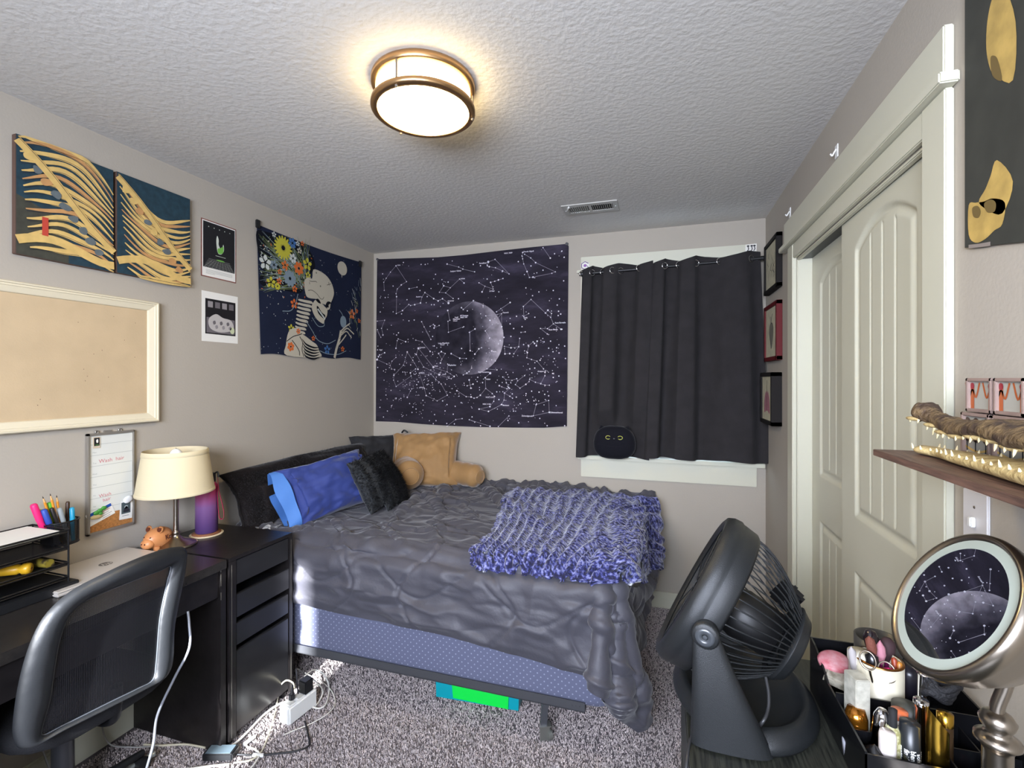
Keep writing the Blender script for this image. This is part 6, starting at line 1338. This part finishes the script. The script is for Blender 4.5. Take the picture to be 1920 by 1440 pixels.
item('lipstick', 1634, 1322, 1.0, None, None, 'tall silver lipstick with a red bottom band, leaning right', 'cosmetics', tilt=(.12, -.05), parts=[('silver_cap', [(0, .32), (.0115, .32), (.0115, .9), (.007, 1), (0, 1)], M_chrome), ('red_base', [(0, 0), (.011, 0), (.0115, .3), (0, .31)], mat('lip_red', '#8f1420', .3))])
item('lip_balm', 1664, 1372, .965, None, None, 'short white lip balm with a small red mark at the front', 'cosmetics', parts=[('tube', [(0, 0), (.0125, 0), (.0125, .93), (.011, 1), (0, 1)], mat('balm_white', '#cfc6c0', .4))])
item('nail_polish', 1674, 1327, .985, None, None, 'pale yellow labelled bottle with a slim black cap', 'cosmetics', parts=[('bottle', [(0, 0), (.0115, 0), (.0115, .7), (.007, .76), (0, .76)], mat('label_cream', '#bdb890', .4, col2='#8f8a58', var=.05, vscale=160)), ('black_cap', [(.006, .74), (.0065, .98), (0, 1)], M_dark)])
item('concealer', 1686, 1331, 1.02, None, None, 'white printed tube with a bright orange cap', 'cosmetics', parts=[('tube', [(0, 0), (.0105, 0), (.012, .88), (0, .9)], mat('print_tube', '#b3b2ae', .4, col2='#4c4b4c', var=.03, vscale=220)), ('orange_cap', [(.0125, .88), (.0128, .99), (0, 1)], M_orange)])
item('mascara_tin', 1706, 1352, .98, None, None, 'short black cylinder printed with rows of small white text', 'cosmetics', parts=[('body', [(0, 0), (.0145, 0), (.0145, .98), (0, 1)], mat('tin_black', '#1c1f22', .35)), ('white_foot', [(.015, .01), (.0152, .10), (.0146, .11)], M_white)])
p = at(1706, 1352, 1, .98); m = MB(); hh_ = p.z - ZB
for i, s_ in enumerate(['matte', 'finish', 'blend', 'soft', 'mini']):
    V, Fc = text_geo(s_, .0105, .0002)
    m.add([Vector((p.x, .98, ZB)) + Vector((.0150 * math.sin((.009 * (i - 2) + v.y) / .015 - .1), -.0150 * math.cos((.009 * (i - 2) + v.y) / .015 - .1), hh_ * .55 - v.x)) for v in V], Fc)
tn = [o for o in bpy.data.objects if o.name.startswith('mascara_tin')][0]; m.build('lettering', M_white, tn, fix=False)
item('lip_gloss', 1732, 1262, 1.06, None, None, 'taller clear tipped chrome lip gloss behind the gold lipstick', 'cosmetics', parts=[('tube', [(0, 0), (.009, 0), (.009, .5), (.011, .52), (.011, .56), (.009, .58), (.009, .98), (.011, 1), (0, 1)], M_chrome)])
item('lip_gloss', 1727, 1312, 1.01, None, None, 'shorter clear tipped chrome lip gloss left of the gold lipstick', 'cosmetics', parts=[('tube', [(0, 0), (.010, 0), (.012, .04), (.009, .1), (.009, .9), (.011, .93), (.011, 1), (0, 1)], M_chrome)])
# slanted gold lipstick
p = at(1749, 1325, 1, .975); t = thing('lipstick', (p.x + .006, .975, ZB), 'large slant topped matte gold lipstick in front of the mirror pole', 'cosmetics'); m = MB(); rows = []
for j in range(13):
    f = j / 12; rr_ = .0155 * (1 - .25 * max(0, .25 - f) / .25); rows.append([(p.x + .006 + rr_ * math.cos(q), .975 + rr_ * math.sin(q), ZB + (p.z - ZB) * f * (1 - (.26 * (1 + math.cos(q)) / 2 if f > .7 else 0) * (f - .7) / .3)) for q in [k * PI / 12 for k in range(24)]])
m.grid(rows, closed=True); m.add(rows[-1], [tuple(range(24))]); m.add(rows[0], [tuple(range(24))]); m.build('case', M_gold, t)
item('lipstick', 1772, 1334, 1.0, None, None, 'dark bronze tube with a flat gold cap beside the slanted gold lipstick', 'cosmetics', parts=[('body', [(0, 0), (.011, 0), (.011, .85), (0, .86)], mat('bronze_tube', '#4d3a26', .3, .7)), ('gold_cap', [(.0115, .83), (.0115, .98), (0, 1)], M_gold)])
item('compact', 1640, 1395, .965, None, None, 'low clear domed black compact at the front left corner', 'cosmetics', parts=[('dome', [(0, 0), (.022, 0), (.023, .4), (.018, .8), (0, 1)], M_org)])
item('cream_jar', 1700, 1318, 1.045, None, None, 'round black jar with a dull grey lid behind the printed tube', 'cosmetics', parts=[('jar', [(0, 0), (.021, 0), (.022, .75), (0, .78)], M_org), ('lid', [(.0225, .74), (.0225, .96), (0, 1)], mat('lid_grey', '#33342f', .5))])
# rear row
p = at(1598, 1275, 1, 1.05); t = tag((lambda m: (m.box((.354, 1.052, (ZB + p.z + .01) / 2), (.026, .036, p.z - ZB + .01), 0, rotm(0, 0, .25), .0015), m.build('marble_box', mat('marble_card', '#b3b0a2', .5, col2='#9a978a', var=.12, vscale=60)))[1])(MB()), 'pale stone patterned upright box left of the white brush pot', 'box')
# white pot with brushes
pc_ = at(1643, 1268, 1, 1.135); pr = .041; zt_ = .905
t = thing('brush_pot', (pc_.x, 1.125, ZB), 'white round pot holding brushes and scissors in the organizer', 'pot')
m = MB(); m.lathe((pc_.x, 1.125, 0), [(0, ZB), (pr - .002, ZB), (pr, ZB + .004), (pr, zt_), (pr - .003, zt_), (pr - .003, ZB + .005), (0, ZB + .005)], 40); m.build('pot', mat('pot_cream', '#c3bca6', .45), t)
m = MB(); m.lathe((pc_.x, 1.125, 0), [(pr + .0004, zt_ - .002), (pr + .0004, zt_ + .0006), (pr - .0034, zt_ + .0006)], 40); m.build('rose_rim', M_rose, t)
X0, Y0 = pc_.x, 1.125
def stick(name, u, v, y, r, mats, label, head, foot=(0, 0), cat='brush', group='brushes in the white pot'):
    top = at(u, v, 1, y); b = Vector((X0 + foot[0], Y0 + foot[1], ZB + .012)); d = (top - b).normalized(); L = (top - b).length; t = thing(name, b, label, cat, group)
    m = MB(); m.tube([b, b + d * L * .72], [r, r * .8], 10); m.build('handle', mats[0], t)
    m = MB(); m.lathe(b + d * L * .72, [(h[0], h[1] * L * .28) for h in head], 16, axis=d); m.build('head', mats[1], t)
    return t
M_brush = mat('brush_brown', '#6b3a2c', .8, bump=.4, bscale=300); M_pinkb = mat('brush_pink', '#b57a86', .8, bump=.3, bscale=300); M_dk = mat('gloss_plum', '#20181c', .2, coat=.5); M_orh = mat('handle_amber', '#b06a22', .25, .3)
stick('makeup_brush', 1629, 1192, 1.12, .0035, (M_orh, M_brush), 'small brown tipped brush with an amber handle leaning left', [(.003, 0), (.004, .1), (.009, .5), (.008, .85), (0, 1)], (.02, .0))
stick('makeup_brush', 1632, 1180, 1.16, .005, (M_dk, M_dk), 'glossy dark round topped brush standing at the back of the pot', [(.004, 0), (.010, .3), (.014, .65), (.009, .92), (0, 1)], (.0, .02))
stick('makeup_brush', 1650, 1200, 1.13, .004, (mat('handle_magenta', '#7a1f55', .3), M_pinkb), 'pale pink leaf shaped brush beside the brown tipped brush', [(.004, 0), (.009, .4), (.008, .7), (0, 1)], (.012, .01))
stick('makeup_brush', 1664, 1196, 1.16, .006, (mat('handle_magenta', '#7a1f55', .3), mat('brush_dark', '#3a2528', .8)), 'wide dark topped brush with a magenta handle', [(.006, 0), (.013, .4), (.014, .8), (.006, 1), (0, 1)], (.02, .02))
stick('eyeliner_pencil', 1676, 1232, 1.12, .005, (mat('pencil_rust', '#8f3a1f', .4), mat('pencil_rust', '#8f3a1f', .4)), 'rust coloured cosmetic pencil between the brushes and the mirror', [(.005, 0), (.005, .9), (0, 1)], (.036, .0), 'pencil', None)
stick('eyeliner_pencil', 1686, 1240, 1.12, .006, (mat('pencil_ochre', '#b5762a', .4), mat('pencil_ochre', '#b5762a', .4)), 'ochre cosmetic pencil closest to the mirror rim', [(.006, 0), (.006, .9), (0, 1)], (.040, .0), 'pencil', None)
stick('nail_file', 1596, 1212, 1.12, .006, (mat('file_grey', '#9a9492', .7), mat('file_grey', '#9a9492', .7)), 'grey flat ended file at the left of the white pot', [(.006, 0), (.007, .8), (0, 1)], (-.03, 0), 'nail file', None)
stick('beauty_sponge', 1666, 1252, 1.10, .004, (mat('sponge_pink', '#e0147e', .5), mat('sponge_pink', '#e0147e', .5)), 'hot pink rounded sponge tip sticking out of the white pot', [(.008, 0), (.013, .4), (.012, .8), (0, 1)], (.025, -.01), 'sponge', None)
p = at(1615, 1222, 1, 1.135); m = MB(); m.lathe((p.x, 1.135, ZB + .01), [(0, 0), (.022, 0), (.022, p.z - ZB - .03), (.024, p.z - ZB - .028), (.024, p.z - ZB - .012), (0, p.z - ZB - .010)], 28); tag(m.build('cotton_jar', mat('cotton_cream', '#cfc9b8', .5)), 'cream lidded round container standing inside the back of the white pot', 'container')
t = thing('scissors', (X0 - .005, 1.10, ZB + .03), 'small dark handled scissors with ring grips in the white pot', 'scissors')
for (u, v, rr_) in ((1627, 1238, .013), (1663, 1260, .014)):
    q = at(u, v, 1, 1.095); m = MB(); R = basis((-.1, -.8, .5), (1, 0, 0)); m.tube([q + R @ Vector((rr_ * math.cos(a_), rr_ * 1.25 * math.sin(a_), 0)) for a_ in [k * PI / 12 for k in range(24)]], .0016, 8, closed=True); m.tube([q + R @ Vector((0, -rr_ * 1.25, 0)), Vector((X0, 1.11, ZB + .035))], .002, 8); m.build('ring_handle', M_steel, t)
stick('makeup_brush', 1633, 1222, 1.11, .006, (M_dk, mat('gloss_black', '#121114', .25)), 'fat glossy black handled brush in the middle of the pot', [(.007, 0), (.011, .3), (.011, .8), (0, 1)], (0, -.012))
# black bin behind, with red powder compact on its rim
p = at(1640, 1185, 1, 1.215); m = MB(); m.lathe((p.x, 1.200, ZB), [(0, 0), (.040, 0), (.042, p.z - ZB - .004), (.039, p.z - ZB - .004), (.037, .01), (0, .01)], 36); tag(m.build('brush_cup', mat('cup_charcoal', '#3a3834', .35)), 'empty charcoal cup at the back of the organizer behind the brushes', 'cup')
p = at(1563, 1238, 1, 1.175); t = thing('hair_brush', (p.x, 1.17, p.z - .02), 'dusty red paddle shaped brush resting on the left rim of the organizer', 'brush')
Rb = basis((-.15, -.35, .92), (1, -.25, 0)); m = MB(); m.lathe(p, [(0, .004), (.022, .004), (.026, .0), (.025, -.010), (.018, -.016), (0, -.016)], 32, axis=Rb @ Vector((0, 0, 1)), sc=(1.15, 1)); m.build('paddle', mat('dusty_red', '#a5414c', .5, col2='#b98a8c', var=.2, vscale=60), t)
m = MB(); m.box(p + Rb @ Vector((.045, .0, -.006)), (.05, .018, .012), 0, Rb, .004); m.build('handle', mat('deep_red', '#8e1f33', .4), t)
m = MB(); p2 = at(1572, 1275, 1, 1.15); m.box(p2, (.052, .03, .022), 0, rotm(.3, .2, -.3), .004); tag(m.build('eyeshadow_box', mat('shadow_olive', '#6f6a5a', .5, col2='#a39c8c', var=.1, vscale=60)), 'dull grey green lidded box under the dusty red brush', 'box')
# dark bottle and hair tie cluster behind mirror, green packet on the right
item('hair_spray', 1705, 1246, 1.15, None, None, 'dark cylindrical bottle standing right of the white pot', 'bottle', parts=[('body', [(0, 0), (.024, 0), (.024, .9), (.018, 1), (0, 1)], mat('bottle_dark', '#1a1720', .3))])
m = MB()
for k in range(4): q = at(1755 + 6 * k, 1300 - 5 * k, 1, 1.05); m.tube([q + Vector((.018 * math.cos(a_), .012 * math.sin(a_), .006 * math.sin(2 * a_ + k))) for a_ in [i * PI / 10 for i in range(20)]], .007, 8, closed=True)
tag(m.build('hair_ties', mat('hair_tie_black', '#101014', .7, bump=.8, bscale=200)), 'tangle of black hair ties behind the gold lipsticks', 'hair ties', kind='stuff')
p = at(1858, 1362, 1, .985); t = thing('sample_tube', (p.x - .004, .985, ZB), 'coral and green sample tube at the right end of the organizer', 'cosmetics')
m = MB(); m.bx(p.x - .014, p.x + .010, .975, .985, ZB, ZB + .040, bev=.002); m.build('coral_base', mat('coral', '#b8604e', .5), t)
m = MB(); m.bx(p.x - .013, p.x + .009, .976, .984, ZB + .041, ZB + .075, bev=.002); m.build('green_top', mat('packet_green', '#2f5a34', .4, col2='#8aa08a', var=.05, vscale=120), t)

# ------------------------------------------------------------------ shelf on the right wall
sx, sz = .400, 1.325
M_shelf = mat('walnut_board', '#6a4a3c', .5); woodgrain(M_shelf, '#4c382f', '#6e5244', (30, 2.5, 30))
t = thing('wall_shelf', (.5, .80, sz - .012), 'dark walnut wall shelf at the right edge holding an alligator head', 'shelf')
m = MB(); m.bx(sx, XR - .001, .50, 1.108, sz - .012, sz, bev=.0008); m.build('board', M_shelf, t)
m = MB(); m.bx(XR - .012, XR - .0005, .52, .56, sz - .09, sz - .012); m.bx(XR - .15, XR - .0005, .52, .56, sz - .016, sz - .012); m.build('bracket', M_black, t)

# alligator head: snout toward the far end
M_gtop = mat('gator_hide_brown', '#6f5a3c', .65, bump=2.2, bscale=85, bdetail=6, var=.10, vscale=40, col2='#3f2f24'); M_glow = mat('gator_hide_pale', '#a58c5c', .5, bump=1.0, bscale=90, bdetail=6, var=.2, vscale=50, col2='#d0bc86'); M_tooth = mat('tooth_ivory', '#d8c79a', .35)
gy1, gy0 = at(1698, 780, 0, .44).y, .62; gx = .462
t = thing('alligator_head', (gx, .85, sz), 'preserved alligator head with open toothy jaws on the walnut shelf', 'animal head')
n_ = 90
def hw(f): return .011 + .030 * min(1, f * 1.4) ** .8 + .010 * math.exp(-((f - .04) / .05) ** 2) - .006 * math.exp(-((f - .16) / .08) ** 2) + .020 * max(0, f - .5)
gp0 = at(1697, 776, 0, gx); 
def upz(f): return at(1690 + 170 * f * 1.0, 0, 0, gx)
lowtop = lambda f: sz + .012 + .012 * f + .006 * math.sin(f * 22) * .4
def uz(f): return 1.388 - .012 * f + .004 * math.sin(f * 16) + .010 * math.exp(-((f - .05) / .05) ** 2) + .028 * max(0, f - .45)
m = MB(); rows = []
for j in range(n_):
    f = j / (n_ - 1); y = gy1 + (gy0 - gy1) * f; w = hw(f) * (math.sin(min(1, f / .06) * PI / 2) ** .5 if f < .06 else 1); zz = uz(f); th = .013 + .012 * f + .008 * math.exp(-((f - .05) / .05) ** 2); row = []
    for i in range(30):
        a = 2 * PI * i / 30; c_, s_ = math.cos(a), math.sin(a); bmp = .0035 * mnoise.noise(Vector((f * 38, i * .9, 1.5))) * (s_ > -.2)
        row.append((gx + w * math.copysign(abs(c_) ** .75, c_), y, zz + (th + bmp) * (s_ * (1 if s_ > 0 else .55)) + .0015 * math.sin(f * 55) * (s_ < 0)))
    rows.append(row)
m.grid(rows, closed=True); m.add(rows[0], [tuple(range(30))]); m.add(rows[-1], [tuple(range(30))]); m.build('upper_jaw', M_gtop, t)
m = MB(); rows = []
for j in range(n_):
    f = j / (n_ - 1); y = gy1 - .008 + (gy0 - gy1) * f; w = hw(f) * .93 * (math.sin(min(1, f / .05) * PI / 2) ** .5 if f < .05 else 1); row = []
    th = .007 + .011 * f
    for i in range(30):
        a = 2 * PI * i / 30; c_, s_ = math.cos(a), math.sin(a); row.append((gx + w * math.copysign(abs(c_) ** .7, c_), y, sz + .002 + th + th * s_))
    rows.append(row)
m.grid(rows, closed=True); m.add(rows[0], [tuple(range(30))]); m.add(rows[-1], [tuple(range(30))]); m.build('lower_jaw', M_glow, t)
m = MB()
for j in range(9): f = .03 + j * .105; y = gy1 + (gy0 - gy1) * f; m.ell((gx - hw(f) * .75, y, uz(f) - .008), (.006, .022, .004)); m.ell((gx + hw(f) * .75, y, uz(f) - .008), (.006, .022, .004))
m.build('pale_lip', M_glow, t)
r_ = random.Random(12)
for up_ in (1, 0):
    for s_ in (-1, 1):
        for k in range(17):
            f = .03 + k * .048; y = gy1 + (gy0 - gy1) * f - (.008 if not up_ else 0); L_ = r_.choice([.005, .007, .010]) * (1.3 if k in (3, 4, 9) else 1); x_ = gx + s_ * hw(f) * .86
            m = MB()
            if up_: m.lathe((x_, y, uz(f) - .008), [(.0024, 0), (.0016, L_ * .6), (.0002, L_)], 7, axis=(s_ * .25, 0, -1))
            else: m.lathe((x_, y, sz + .011 + .018 * f), [(.0024, 0), (.0016, L_ * .6), (.0002, L_)], 7, axis=(s_ * .2, 0, 1))
            m.build('tooth', M_tooth, t)
# framed glass blocks behind the head
M_blk = mat('pink_wood_frame', '#8f7a70', .5, var=.15, vscale=30)
def block(y0, y1, z0, z1, label, seed):
    t = thing('glass_block', (.55, (y0 + y1) / 2, z0), label, 'ornament', 'clear framed blocks behind the alligator head'); x0, x1 = .528, .566; w = .006; m = MB()
    for b in [(y0, y1, z0, z0 + w), (y0, y1, z1 - w, z1), (y0, y0 + w, z0, z1), (y1 - w, y1, z0, z1)]: m.bx(x0, x1, *b, bev=.001)
    m.build('frame', M_blk, t)
    m = MB(); m.bx(x0 + .006, x0 + .009, y0 + w, y1 - w, z0 + w, z1 - w); a = Art(m, lambda p, q: (x0 + .006, p, q), (-1, 0, 0)); r = random.Random(seed); cy, cz = (y0 + y1) / 2, (z0 + z1) / 2
    if seed % 2:
        for q in (-.024, .024): a.line([(cy + q - .02, cz + .022), (cy + q - .010, cz - .004), (cy + q, cz + .010), (cy + q + .010, cz - .004), (cy + q + .02, cz + .022)], .004, 1, sm=4); a.line([(cy + q, cz + .014), (cy + q, cz - .026)], .010, 1); a.up(); a.disc(cy + q, cz + .016, .006, 2, 10)
    else:
        for q in (-.022, .006, .03): a.blob([(cy + q - .012, cz + .02), (cy + q, cz + .03), (cy + q + .010, cz + .018), (cy + q + .008, cz - .01), (cy + q - .008, cz - .012)], 3); a.line([(cy + q, cz - .01), (cy + q, cz - .03)], .003, 4)
        a.line([(cy - .04, cz - .02), (cy, cz - .03), (cy + .04, cz - .022)], .004, 5, sm=4)
    m.build('painted_pane', [mat('pane_pale', '#aaa79c', .15, spec=.6), mat('figure_rust', '#a8562a', .5), mat('figure_red', '#8c1f2a', .5), mat('pod_brown', '#4a3a30', .5), M_ink, M_ochre], t)
block(1.005, 1.085, sz + .001, sz + .078, 'framed pane with dark pods, standing under the rust figures pane', 2)
block(.915, 1.000, sz + .001, sz + .078, 'framed pane mostly hidden behind the alligator jaws at the right edge', 4)
block(1.000, 1.070, sz + .080, sz + .140, 'upper framed pane with rust coloured dancing figures', 3)
block(.925, .995, sz + .080, sz + .140, 'upper framed pane cut by the right edge, beside the dancing figures', 5)
